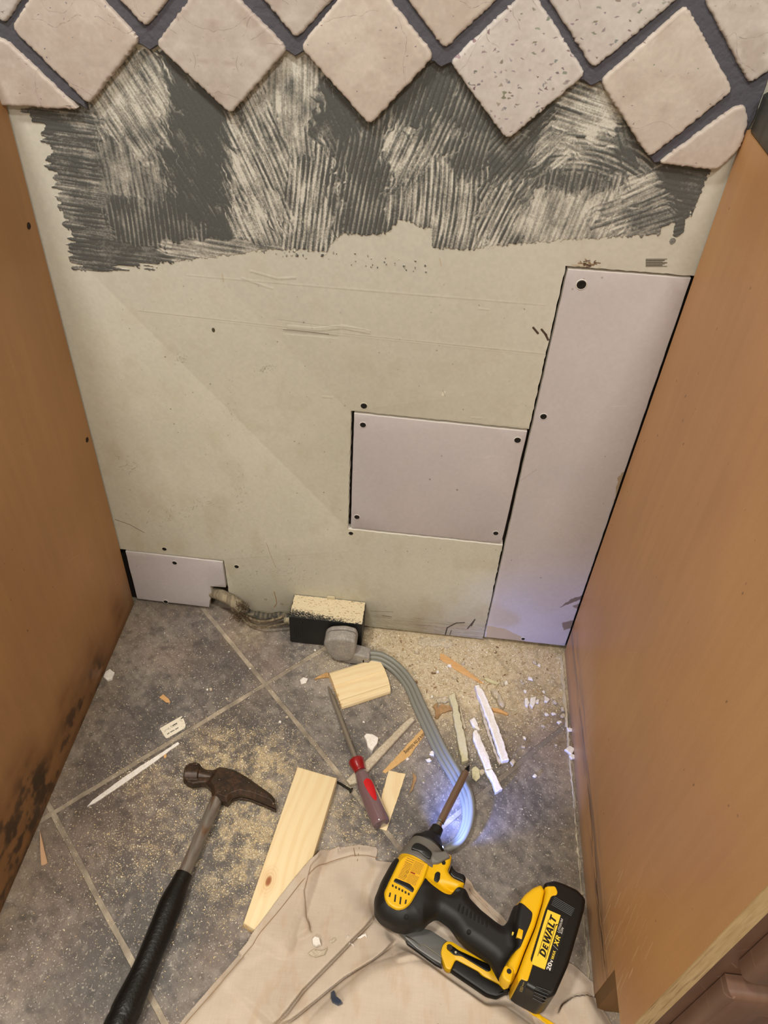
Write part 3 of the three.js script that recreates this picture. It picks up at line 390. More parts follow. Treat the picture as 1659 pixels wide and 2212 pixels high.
for (const [a, b] of [[62, 488], [188, 950]]) { const p = at(a, b, 'x', -W); part(left.t, 'screw', headGeo.clone().rotateY(Math.PI / 2).translate(-W + 0.0003, p.y, p.z), M(0x2c211a, 0.5, { metalness: 0.6 })); }
const slate = canvasTex(512, 512, (u, v) => { const n = fbm(u * 30, v * 30, 5), s = noise(u * 240, v * 240); return mix3([38, 42, 38], [86, 88, 82], clamp(n * 1.3 - 0.2 + (s - 0.5) * 0.5)); });
for (const s of [1, -1]) { const g = loftPoly(roundCorners([[s * (W + 0.001), 0.0135], [s * (W + 0.001), 0.635], [s * (W + 0.45), 0.635], [s * (W + 0.45), 0.0135]], 0.004, 2), [[0.001, TOP + 0.0006], [0, TOP + 0.002], [0, TOP + 0.034], [0.003, TOP + 0.037]], FLAT); solo('countertop', s > 0 ? 'dark grey-green countertop end on top of the right cabinet' : 'dark grey-green countertop on the left cabinet, out of the frame', 'countertop', uvBy(g, (x, y, z) => [x * 4 + y, z * 4]), M(0xffffff, 0.4, { map: slate })); }

// ---- ceiling lights
for (const [x, z, w, d, power, color] of LIGHTS) {
  const t = thing('ceiling_light', { '0.85': 'square flush ceiling light above the left cabinet', '1.3': 'square flush ceiling light behind and right of the camera' }[z] ?? 'largest square ceiling light at the far back of the room', 'ceiling light', [x, CEILING - 0.02, z], 'flush ceiling lights');
  part(t, 'frame', merge([box(x - w / 2 - 0.015, x - w / 2, CEILING - 0.02, CEILING - 0.001, z - d / 2 - 0.015, z + d / 2 + 0.015), box(x + w / 2, x + w / 2 + 0.015, CEILING - 0.02, CEILING - 0.001, z - d / 2 - 0.015, z + d / 2 + 0.015), box(x - w / 2, x + w / 2, CEILING - 0.02, CEILING - 0.001, z - d / 2 - 0.015, z - d / 2), box(x - w / 2, x + w / 2, CEILING - 0.02, CEILING - 0.001, z + d / 2, z + d / 2 + 0.015)]), M(0xeeeeee, 0.5));
  part(t, 'diffuser', box(x - w / 2, x + w / 2, CEILING - 0.014, CEILING - 0.002, z - d / 2, z + d / 2), M(0xffffff, 0.6, { emissive: color, emissiveIntensity: 1.5 }));
  const l = new THREE.RectAreaLight(color, power, w, d); l.position.set(x, CEILING - 0.022, z); l.lookAt(x, 0, z); scene.add(l);
}

// ---------------------------------------------------------------- wall patches
const patchMap = canvasTex(1024, 1024, (u, v) => { const x = u * 0.8, y = v * 0.8, n = fbm(x * 10, y * 10, 4), f = fbm(x * 260, y * 260, 2); const c = mix3([186, 180, 181], [198, 191, 191], n), k = 0.98 + 0.04 * f; return [c[0] * k, c[1] * k, c[2] * k]; }, (g) => {
  const r = rng(9); for (let k = 0; k < 40; k++) { g.fillStyle = `rgba(80,70,66,${0.2 + r() * 0.4})`; g.beginPath(); g.ellipse(r() * 1024, r() * 1024, 0.7 + r() * 1.2, 0.7 + r() * 1.6, 0, 0, 7); g.fill(); }
  for (let k = 0; k < 26; k++) { const x = r() * 1024, y = r() * 1024; g.strokeStyle = `rgba(228,222,218,${0.2 + r() * 0.3})`; g.lineWidth = 1; g.beginPath(); g.moveTo(x, y); g.lineTo(x + 10 + r() * 30, y - r() * 14); g.stroke(); }
  // torn and smeared paper along the right side of the tall patch
  const px = (a, b) => { const p = onWall(a, b); return [(p[0] + 0.4) / 0.8 * 1024, (1 - p[1] / 0.8) * 1024]; }, blob = (pts, col) => { g.fillStyle = col; g.beginPath(); resample(pts.map((q) => px(...q)), 4, 1.4, 3).forEach((q, i) => (i ? g.lineTo(...q) : g.moveTo(...q))); g.fill(); };
  blob([[1360, 1008], [1375, 1000], [1352, 1080], [1324, 1104], [1330, 1062], [1336, 1030]], 'rgb(164,146,118)'); blob([[1412, 836], [1425, 828], [1416, 866], [1404, 868]], 'rgb(160,144,124)');
  blob([[1208, 1314], [1234, 1294], [1266, 1284], [1262, 1292], [1230, 1304]], 'rgb(120,108,100)'); blob([[1236, 1310], [1262, 1300], [1250, 1318]], 'rgb(140,124,114)'); blob([[1214, 1346], [1240, 1340], [1238, 1356], [1218, 1362]], 'rgb(136,120,108)');
  blob([[1050, 1384], [1052, 1352], [1090, 1358], [1130, 1378], [1134, 1390]], 'rgb(186,168,140)');
  g.strokeStyle = 'rgba(150,138,134,.5)'; g.lineWidth = 1.2; g.beginPath(); g.moveTo(...px(1122, 1040)); g.lineTo(...px(1160, 1014)); g.stroke();
});
const patchFace = M(0xffffff, 0.8, { map: patchMap });
function patch(poly, label, screws, seed) {
  const q = resample(poly, 0.012, 0.0003, seed), xs = poly.map((p) => p[0]), ys = poly.map((p) => p[1]), t = thing('drywall_patch', label, 'wall patch', [(Math.min(...xs) + Math.max(...xs)) / 2, Math.min(...ys), -0.006], 'drywall patches screwed into the wall');
  part(t, 'gypsum_core', uvBy(loftPoly(q, [[0, -0.0125], [0, -0.001]], UPRIGHT), (x, y) => [x, y]), core);
  part(t, 'paper_face', uvBy(loftPoly(q, [[0, -0.001], [0.0002, -0.0005], [0.0006, -0.0003]], UPRIGHT), (x, y) => [(x + 0.4) / 0.8, y / 0.8]), patchFace);
  for (const [a, b, s] of screws) screw(t, a, b, 0.0002, s ?? 1);
  return t;
}
patch([[0.2400, 0.0125], [0.3794, 0.0125], [0.3794, 0.6955], [0.2405, 0.6925]], 'tall narrow pale drywall patch beside the right cabinet', [[1256, 615, 1.4], [1174, 900, 1.1], [1130, 1380, 0.8]], 1);
patch([[0.0005, 0.2440], [0.2338, 0.2445], [0.2352, 0.4590], [0.0000, 0.4600]], 'square pale drywall patch at the middle of the wall, four screws in its corners', [[784, 918, 1.05], [1118, 951, 1.15], [771, 1117, 1.05], [1071, 1152, 1]], 2);
patch([[-0.3745, 0.0125], [-0.246, 0.0105], [-0.2425, 0.03], [-0.2365, 0.046], [-0.238, 0.0675], [-0.2110, 0.0690], [-0.2105, 0.1320], [-0.3745, 0.1325]], 'small pale drywall patch low on the left, corner cut for the cable', [[377, 1216, 1], [358, 1300, 1]], 3);

// ---------------------------------------------------------------- receptacle box, cable, plug and cord
const specks = (base, dust, amt, seed) => canvasTex(512, 512, (u, v) => { const n = fbm(u * 70 + seed, v * 70, 2), m = fbm(u * 14 + seed, v * 14, 4), t = amt(u, v); const k = sstep(1 - t - 0.12, 1 - t + 0.12, n * 0.75 + m * 0.25); const c = mix3(base, mix3([204, 188, 150], dust, fbm(u * 120, v * 120, 2)), k), d = sstep(0.72, 0.78, fbm(u * 36 + 9, v * 50, 2)) * t * k; return mix3(c, [128, 92, 58], d * 0.7); });
const BX0 = -0.0925, BX1 = 0.0305, BH = 0.0715, BZ = 0.0495;
const outlet = thing('receptacle_box', 'black surface-mounted receptacle box at the foot of the wall, its top covered in dust', 'outlet box', [(BX0 + BX1) / 2, 0, BZ / 2]);
part(outlet, 'housing', uvBy(loftPoly(roundCorners([[BX0, 0.0006], [BX1, 0.0006], [BX1, BZ], [BX0, BZ]], 0.002, 3), [[0.003, 0.0015], [0.0, 0.006], [0, BH - 0.0015], [0.0005, BH - 0.0004], [0.0016, BH]], FLAT), (x, y, z) => [x * 10, y * 10 + z * 10]), M(0x121313, 0.5, { map: null }));
part(outlet, 'dust_layer', uvBy(loftPoly(resample([[BX0 + 0.001, 0.0012], [BX1 - 0.001, 0.0012], [BX1 - 0.0008, BZ - 0.001], [BX0 + 0.001, BZ - 0.001]], 0.003, 0.0005, 12), [[0, BH + 0.0001], [0.0006, BH + 0.0007]], FLAT), (x, y, z) => [(x - BX0) / 0.123, (BZ - z) / BZ]), M(0xffffff, 0.95, { map: specks([40, 40, 38], [238, 226, 196], (u, v) => clamp(0.93 - 0.62 * sstep(0.45, 1.0, v + (0.3 - u) * 0.3)), 3) }), 'cream plaster dust lying on the top');
part(outlet, 'mounting_tab', uvBy(loftPoly(roundCorners([[-0.036, BH], [-0.022, BH], [-0.022, BH + 0.007], [-0.036, BH + 0.007]], 0.003, 3), [[0, 0.0006], [0, 0.003], [0.0006, 0.0036]], UPRIGHT), (x, y) => [x * 10, y * 10]), M(0xcabf9f, 0.9));
for (let k = 0; k < 5; k++) part(outlet, 'cover_rib', box(BX0 + 0.006 + k * 0.0035, BX0 + 0.0075 + k * 0.0035, 0.02, 0.048, BZ, BZ + 0.0006), M(0x1a1b1b, 0.5));
for (const [x, y] of [[BX0 + 0.02, 0.059], [BX1 - 0.012, 0.059]]) part(outlet, 'cover_screw', new THREE.CylinderGeometry(0.0026, 0.003, 0.0012, 12).rotateX(Math.PI / 2).translate(x, y, BZ + 0.0006), M(0x33332f, 0.4, { metalness: 0.7 }));

// old cable that comes out of the wall on the left
const cableT = thing('electrical_cable', 'old dusty cable running from the wall hole to the black box', 'cable', [-0.16, 0, 0.02]);
const W3 = (x, y, z) => at(x, y, 'z', z);
const dirty = (a, b, s) => canvasTex(256, 256, (u, v) => mix3(a, b, clamp(fbm(u * 20 + s, v * 20, 4) * 1.7 - 0.35)));
part(cableT, 'outer_sleeve', uvBy(tube(curve([W3(462, 1280, -0.008), W3(482, 1287, 0.006), W3(505, 1300, 0.014), W3(522, 1314, 0.019)], 14), 0.0108, 14, 0.8), (x, y, z) => [x * 12, y * 12 + z * 8]), M(0xffffff, 0.9, { map: dirty([110, 100, 82], [166, 153, 126], 1) }), 'flattened tan paper sleeve, dusty');
part(cableT, 'wrapped_cable', uvBy(tube(curve([W3(518, 1312, 0.018), W3(540, 1324, 0.02), W3(565, 1331, 0.021), W3(590, 1332, 0.022), W3(612, 1330, 0.024), V(BX0 + 0.004, 0.035, 0.026)], 26), Array.from({ length: 27 }, (_, i) => 0.0066 + 0.0007 * Math.sin(i * 0.8) + 0.0005 * Math.sin(i * 2.3)), 14), (x, y, z) => [x * 14, y * 14]), M(0xffffff, 0.85, { map: dirty([44, 44, 40], [128, 118, 98], 2) }), 'dark taped stretch of the cable');
part(cableT, 'connector', uvBy(tube(curve([V(BX0 - 0.012, 0.036, 0.025), V(BX0 + 0.002, 0.036, 0.026)], 4), 0.0088, 14), (x, y, z) => [x * 14, y * 14]), M(0xffffff, 0.85, { map: dirty([120, 112, 92], [190, 178, 146], 3) }), 'pale ring connector at the box');
for (const [pts, r] of [[[[522, 1316, 0.02], [540, 1335, 0.026], [565, 1342, 0.03], [595, 1338, 0.03], [615, 1330, 0.028]], 0.0022], [[[515, 1322, 0.022], [535, 1346, 0.03], [560, 1356, 0.036], [590, 1352, 0.036], [626, 1344, 0.03]], 0.0016]]) part(cableT, 'ground_wire', uvBy(tube(curve(pts.map((q) => W3(...q)), 24), r, 8), (x, y, z) => [x * 14, y * 14]), M(0xffffff, 0.9, { map: dirty([84, 74, 58], [150, 134, 106], 4) }));
{ const r = rng(17), l = []; for (let k = 0; k < 60; k++) { const p = W3(506 + r() * 24, 1304 + r() * 32, 0.018 + r() * 0.014), q = [0, 1, 2, 3].map(() => p.clone().add(V((r() - 0.5) * 0.02, (r() - 0.5) * 0.014, (r() - 0.5) * 0.012))); q.forEach((s) => { s.y = Math.max(s.y, 0.001); }); l.push(tube(curve(q, 7), 0.00045, 4)); } const o = part(cableT, 'lint_tuft', merge(l), M(0x5a4a38, 1), 'brown tuft of lint and hair'); stuff(o); }

// plug with its cord
const plugC = at(742, 1396, 'y', 0.029), PZ0 = BZ + 0.004, PZ1 = BZ + 0.034;
const cordT = thing('power_cord', 'grey appliance cord with a flat right-angle plug, looping over the floor to the drill', 'power cord', [0.1, 0, 0.2]);
const dustyGrey = canvasTex(512, 512, (u, v) => { const n = fbm(u * 90, v * 90, 2), m = fbm(u * 12, v * 12, 4); return mix3(mix3([138, 134, 128], [158, 153, 146], m), [200, 192, 178], 0.7 * sstep(0.62, 0.76, n * 0.7 + m * 0.3 + (v - 0.5) * 0.12)); });
const plugMat = M(0xffffff, 0.6, { map: dustyGrey });
{
  // outline of the plug seen from the front, (x, y) in metres on the box's front
  const q = (a, b) => { const p = at(a, b, 'z', PZ1); return [p.x, p.y]; };
  const face = [[698, 1394], [701, 1386], [712, 1381], [742, 1380], [766, 1386], [770, 1398], [764, 1424], [754, 1431], [724, 1429], [707, 1414]].map((p) => q(...p)), d2 = polyDist(roundCorners(face, 0.006, 4)), mid = (PZ0 + PZ1) / 2, half = (PZ1 - PZ0) / 2;
  const body = (x, y, z) => { const a = d2(x, y) + 0.005, b = Math.abs(z - mid) - half + 0.005, f = Math.min(Math.max(a, b), 0) + Math.hypot(Math.max(a, 0), Math.max(b, 0)) - 0.005; return f; };
  const rim = (x, y, z) => { const a = Math.abs(d2(x, y) + 0.0015), b = Math.abs(z - mid + 0.004) - 0.0012; return Math.max(a - 0.0022, b); };
  const sol = (x, y, z) => Math.max(smax(body(x, y, z), -rim(x, y, z), 0.001), -y + 0.004);
  const xs = face.map((p) => p[0]), ys = face.map((p) => p[1]);
  part(cordT, 'plug_body', uvBy(sdfMesh(sol, [Math.min(...xs) - 0.004, 0.002, PZ0 - 0.004], [Math.max(...xs) + 0.004, Math.max(...ys) + 0.004, PZ1 + 0.004], 0.0011), (x, y, z) => [x * 14, y * 14 + z * 14]), plugMat);
  const e0 = at(764, 1398, 'y', 0.03), a = V(e0.x - 0.012, 0.0195, mid + 0.001), b = V(e0.x + 0.0275, 0.0175, mid + 0.004), neck = (x, y, z) => { const t = clamp((x - a.x) / (b.x - a.x)), cy = mix(a.y, b.y, t), cz = mix(a.z, b.z, t), hy = mix(0.0150, 0.0138, t), hz = mix(0.0128, 0.0116, t), w = Math.abs(x - (a.x + b.x) / 2) - (b.x - a.x) / 2 + 0.0015, u = Math.abs(y - cy) - hy + 0.004, v = Math.abs(z - cz) - hz + 0.004; return Math.hypot(Math.max(u, 0), Math.max(v, 0), Math.max(w, 0)) + Math.min(0, Math.max(u, v, w)) - 0.003; };
  const slot = (x, y, z) => Math.max(Math.abs(x - (b.x - 0.0085)) - 0.0017, Math.abs(y - 0.0165) - 0.005, -(z - mid - 0.014));
  part(cordT, 'strain_relief', uvBy(sdfMesh((x, y, z) => Math.max(neck(x, y, z), -slot(x, y, z)), [a.x - 0.003, 0.002, mid - 0.016], [b.x + 0.004, 0.05, mid + 0.024], 0.0009), (x, y, z) => [x * 14, y * 14 + z * 14]), plugMat);
  part(cordT, 'strain_slot', box(b.x - 0.0102, b.x - 0.0068, 0.0118, 0.0212, mid + 0.006, mid + 0.0140), black);
  const em = at(742, 1408, 'z', PZ1 + 0.0002); part(cordT, 'certification_mark', merge([new THREE.TorusGeometry(0.0052, 0.0004, 6, 24).translate(em.x + 0.006, em.y + 0.001, PZ1), new THREE.TorusGeometry(0.0018, 0.0004, 6, 12, 4.2).translate(em.x + 0.0045, em.y + 0.0015, PZ1), box(em.x + 0.0068, em.x + 0.0076, em.y - 0.0022, em.y + 0.0028, PZ1 - 0.0003, PZ1 + 0.0004), box(em.x + 0.0068, em.x + 0.0094, em.y - 0.0022, em.y - 0.0015, PZ1 - 0.0003, PZ1 + 0.0004)]), plugMat, 'raised round certification mark');
  part(cordT, 'prong', merge([box(plugC.x - 0.012, plugC.x - 0.01, 0.014, 0.027, BZ - 0.0, PZ0 + 0.001), box(plugC.x + 0.006, plugC.x + 0.008, 0.02, 0.033, BZ - 0.0, PZ0 + 0.001), box(plugC.x - 0.004, plugC.x + 0.002, 0.04, 0.044, BZ - 0.0, PZ0 + 0.001)]), M(0x8d8a80, 0.3, { metalness: 1 }));
  // flat cord of three conductors side by side
  const pts = [[b.x - 0.004, 0.0175, mid + 0.004], ...[[822, 1422, 0.018], [854, 1442, 0.0135], [884, 1478, 0.011], [905, 1525, 0.0085], [930, 1578, 0.008], [955, 1628, 0.008], [985, 1678, 0.008], [1006, 1718, 0.008], [1012, 1756, 0.008], [1006, 1790, 0.008], [990, 1818, 0.009], [966, 1832, 0.009], [938, 1834, 0.009]].map(([x, y, h]) => at(x, y, 'y', h).toArray())].map((p) => V(...p));
  const C = curve(pts, 120), lobes = 3, R = 0.0042, prof = [];
  for (let s = 0; s < 2; s++) for (let l = 0; l < lobes; l++) { const cx = (s ? 1 - l : l - 1) * R * 1.72; for (let k = 0; k <= 6; k++) { const ang = (s ? 180 : 0) + 160 - k * 140 / 6; const A2 = ang * UNIT; prof.push([cx + Math.cos(A2) * R, Math.sin(A2) * R]); } }
  const pos = [], idx = [], n = prof.length;
  C.forEach((p, i) => { const t = C[Math.min(C.length - 1, i + 1)].clone().sub(C[Math.max(0, i - 1)]).normalize(); const u = i / (C.length - 1), tilt = (u < 0.5 ? mix(62, 34, sstep(0.0, 0.45, u)) : mix(34, 58, sstep(0.5, 0.9, u))) * UNIT; const s0 = new THREE.Vector3().crossVectors(t, V(0, 1, 0)).normalize(), up = new THREE.Vector3().crossVectors(s0, t); const side = s0.clone().multiplyScalar(Math.cos(tilt)).addScaledVector(up, -Math.sin(tilt)), nor = s0.multiplyScalar(Math.sin(tilt)).addScaledVector(up, Math.cos(tilt)); const lift = i > 4 ? Math.max(0, R * 1.72 * Math.sin(tilt) + R + 0.0006 - p.y) : 0; for (const [a2, b2] of prof) pos.push(...p.clone().addScaledVector(side, a2).addScaledVector(nor, b2).add(V(0, lift, 0)).toArray()); });
  for (let i = 0; i + 1 < C.length; i++) for (let k = 0; k < n; k++) { const a2 = i * n + k, b2 = i * n + (k + 1) % n; idx.push(a2, a2 + n, b2, b2, a2 + n, b2 + n); }
  const g0 = new THREE.BufferGeometry(); g0.setAttribute('position', new THREE.Float32BufferAttribute(pos, 3)); g0.setIndex(idx); const g = g0.toNonIndexed(); g.computeVertexNormals(); smooth(g, 0.4);
  part(cordT, 'cord', uvBy(g, (x, y, z) => [x * 9, z * 9]), M(0x84857c, 0.42));
}

// ---------------------------------------------------------------- wood
function pine(seed, knots = [], w = 512, h = 1024) {
  return canvasTex(w, h, (u, v) => { let s = u * 5 + 1.4 * fbm(u * 3 + seed, v * 2.4, 3); for (const [ku, kv] of knots) { const dx = (u - ku), dy = (v - kv) * 2.2, d = dx * dx + dy * dy; s += 0.55 * Math.sign(dx) * Math.exp(-d * 55); } const ring = 0.5 + 0.5 * Math.sin(s * 6.3), fine = fbm(u * 90, v * 6 + seed, 3); let c = mix3([242, 222, 178], [227, 195, 142], 0.3 * ring * ring + 0.4 * (fine - 0.3)); for (const [ku, kv, kr] of knots) { const d = Math.hypot((u - ku), (v - kv) * 2.1) / kr; const rr = 0.5 + 0.5 * Math.sin(d * 14); if (d < 2.4) c = mix3(c, [196, 140, 84], (1 - d / 2.4) * 0.5 * (0.5 + rr * 0.5)); if (d < 1) c = mix3(c, [156, 96, 56], sstep(0.8, 0.3, d)); } return c; });
}
let BOARD; const pineEnd = M(0xffffff, 0.95, { map: canvasTex(128, 128, (u, v) => mix3([170, 128, 80], [222, 184, 126], fbm(u * 22, v * 22, 3))) });
{
  const T = 0.0185; const c = [[642, 1655], [724, 1676], [560, 2030], [526, 1990]].map((q) => onFloor(...q, T)), dir = [c[3][0] - c[0][0], c[3][1] - c[0][1]], L = Math.hypot(...dir); dir[0] /= L; dir[1] /= L;
  const wv = [c[1][0] - c[0][0], c[1][1] - c[0][1]], ww = Math.hypot(...wv); wv[0] /= ww; wv[1] /= ww; const P = (s, t) => [c[0][0] + dir[0] * s + wv[0] * t, c[0][1] + dir[1] * s + wv[1] * t];
  const Wd = 0.062, Ln = L + 0.002, poly = BOARD = [P(0, 0), P(0.002, Wd), P(Ln + 0.016, Wd), P(Ln, 0)], kp = onFloor(580, 1903, T), ks = [(kp[0] - c[0][0]) * dir[0] + (kp[1] - c[0][1]) * dir[1], (kp[0] - c[0][0]) * wv[0] + (kp[1] - c[0][1]) * wv[1]];
  const t = thing('wood_board', 'long pale pine board with one knot, its end under the drop cloth', 'board', [P(Ln / 2, Wd / 2)[0], 0, P(Ln / 2, Wd / 2)[1]]);
  const uv = (x, y, z) => { const dx = x - c[0][0], dz = z - c[0][1], s = dx * dir[0] + dz * dir[1], w = dx * wv[0] + dz * wv[1]; return [w / 0.07, 1 - s / 0.27]; };
  part(t, 'plank', uvBy(loftPoly(poly, [[0.0015, 0.0004], [0, 0.002], [0, T - 0.003], [0.0008, T - 0.001], [0.0028, T]], FLAT), uv), M(0xffffff, 0.6, { map: pine(2, [[ks[1] / 0.07, ks[0] / 0.27, 0.085]]) }));
  const r = rng(6), l = []; for (let k = 0; k < 70; k++) { const a = P(Ln + (k / 70) * 0.016, (k / 70) * Wd), b = [a[0] + dir[0] * (0.001 + r() * 0.003) + (r() - 0.5) * 0.003, a[1] + dir[1] * (0.001 + r() * 0.003)]; l.push(tube([V(a[0] - dir[0] * 0.002, 0.003 + r() * 0.014, a[1] - dir[1] * 0.002), V(b[0], 0.003 + r() * 0.015, b[1])], [0.0005, 0.0002], 4)); }
  stuff(part(t, 'sawn_fibres', merge(l), pineEnd));
}
{
  const H = 0.015, c = [[711, 1455], [738, 1525], [845, 1490], [820, 1432]].map((q) => onFloor(...q, H * 0.8)), o = c[0], wv = [c[1][0] - o[0], c[1][1] - o[1]], ww = Math.hypot(...wv); wv[0] /= ww; wv[1] /= ww; const lv = [c[2][0] - c[1][0], c[2][1] - c[1][1]], ll = Math.hypot(...lv); lv[0] /= ll; lv[1] /= ll;
  const prof = [[0, 0.0006], [ww, 0.0006], [ww + 0.001, 0.004], [ww, 0.0085], [ww - 0.003, 0.0115], [ww - 0.009, 0.0122], [ww - 0.012, 0.0105], [ww - 0.02, 0.0112], [ww * 0.48, 0.0126], [ww * 0.42, 0.0122], [ww * 0.4, 0.0146], [ww * 0.2, 0.0152], [0.003, 0.015], [0, 0.0135]];
  const g = loftPoly(prof, [[0, 0], [0, ll]], (a, h, s) => { const k = s > 0.01 ? 0.006 * Math.sin(a / ww * 2.6) - a * 0.06 : 0; return [o[0] + wv[0] * a + lv[0] * (s + k), h, o[1] + wv[1] * a + lv[1] * (s + k)]; }, null, 0.97);
  const t = thing('wood_offcut', 'short pale offcut of moulded pine trim beside the plug', 'wood offcut', [o[0] + lv[0] * ll / 2 + wv[0] * ww / 2, 0, o[1] + lv[1] * ll / 2 + wv[1] * ww / 2]);
  part(t, 'moulding', uvBy(g, (x, y, z) => { const dx = x - o[0], dz = z - o[1]; return [(dx * wv[0] + dz * wv[1]) / 0.06, (dx * lv[0] + dz * lv[1]) / 0.12]; }), M(0xffffff, 0.6, { map: pine(7) }));
  const r = rng(8), l = []; for (let k = 0; k < 60; k++) { const a = r() * ww, h = 0.002 + r() * 0.011, p = V(o[0] + wv[0] * a, h, o[1] + wv[1] * a); l.push(tube([p.clone().add(V(lv[0] * 0.002, 0, lv[1] * 0.002)), p.clone().add(V(-lv[0] * (0.001 + r() * 0.002), (r() - 0.5) * 0.001, -lv[1] * (0.001 + r() * 0.002)))], [0.0005, 0.0002], 4)); }
  stuff(part(t, 'sawn_fibres', merge(l), pineEnd));
}

// ---------------------------------------------------------------- screwdriver
{
  const tip = at(709, 1483, 'y', 0.0035), col = at(768, 1640, 'y', 0.0135), end = at(824, 1781, 'y', 0.0135), ax = end.clone().sub(col).normalize(), L = end.distanceTo(col), st = col.clone().addScaledVector(ax, 0.008);
  const t = thing('screwdriver', 'slotted screwdriver with clear handle and red collar', 'screwdriver', [col.x, 0, col.z]), q = new THREE.Quaternion().setFromUnitVectors(V(0, 1, 0), ax), lathe = (pts, seg = 40, flute = null) => { const g = new THREE.LatheGeometry(pts.map((p) => new THREE.Vector2(...p)), seg); if (flute) { const p = g.attributes.position; for (let i = 0; i < p.count; i++) { const x = p.getX(i), y = p.getY(i), z = p.getZ(i), k = flute(Math.atan2(z, x), y); p.setXYZ(i, x * k, y, z * k); } g.computeVertexNormals(); } return g.applyQuaternion(q).translate(col.x, col.y, col.z); };
  const dir = tip.clone().sub(st), n = 26, pts = [], rad = []; for (let i = 0; i <= n; i++) { pts.push(st.clone().addScaledVector(dir, i / n)); rad.push(i / n > 0.84 ? mix(0.0038, 0.0012, (i / n - 0.84) / 0.16) : 0.0038); }
  part(t, 'shaft', tube(pts, rad, 14), M(0x9c9488, 0.32, { metalness: 0.6 }));
  part(t, 'collar', lathe([[0, -0.0005], [0.0085, -0.0005], [0.0112, 0.001], [0.0118, 0.004], [0.0112, 0.0085], [0.0098, 0.014], [0.0086, 0.019], [0.0088, 0.0215], [0, 0.0215]], 40, (a, y) => 1 + 0.02 * Math.sin(y * 3600)), M(0x8e0d12, 0.28, { clearcoat: 0.4 }));
  part(t, 'handle', lathe([[0, 0.0217], [0.0088, 0.0217], [0.0098, 0.027], [0.0116, 0.036], [0.0127, 0.048], [0.0132, 0.07], [0.0131, L - 0.017], [0.0132, L - 0.006], [0.0125, L - 0.001], [0.011, L], [0, L]], 48, (a, y) => y > 0.03 && y < L - 0.014 ? 1 - 0.055 * Math.pow(Math.abs(Math.cos(a * 3)), 6) * sstep(0.03, 0.045, y) * sstep(L - 0.014, L - 0.024, y) : 1), M(0x8a6c70, 0.16, { transmission: 0.3, thickness: 0.02, ior: 1.46, attenuationColor: new THREE.Color(0x8a5560), attenuationDistance: 0.02, clearcoat: 1, clearcoatRoughness: 0.06 }));
  part(t, 'handle_core', lathe([[0, 0.022], [0.0035, 0.022], [0.0036, L * 0.7], [0, L * 0.72]], 16), M(0x5d3038, 0.5));
  // red inlay on the side that faces up
  const inl = [], M2 = 18; { const pos = [], idx = []; const up = V(0, 1, 0).addScaledVector(ax, -ax.y).normalize(), sd = new THREE.Vector3().crossVectors(ax, up).normalize(); for (let i = 0; i <= M2; i++) { const s = mix(0.040, L - 0.030, i / M2), k = i / M2, wd = 0.5 * Math.min(1, Math.sqrt(k * 9)) * Math.min(1, Math.sqrt((1 - k) * 1.5)) + 0.02; for (let j = -3; j <= 3; j++) { const a = j / 3 * wd - 0.18, r = mix(0.0122, 0.01365, sstep(0, 0.4, k)); pos.push(...col.clone().addScaledVector(ax, s).addScaledVector(up, Math.cos(a) * r).addScaledVector(sd, Math.sin(a) * r).toArray()); } } for (let i = 0; i < M2; i++) for (let j = 0; j < 6; j++) { const a = i * 7 + j; idx.push(a, a + 1, a + 7, a + 1, a + 8, a + 7); } const g = new THREE.BufferGeometry(); g.setAttribute('position', new THREE.Float32BufferAttribute(pos, 3)); g.setIndex(idx); g.computeVertexNormals(); part(t, 'inlay', uvBy(g, (x, y, z) => [x, z]), M(0xc81018, 0.5), 'red inlaid stripe'); }
}

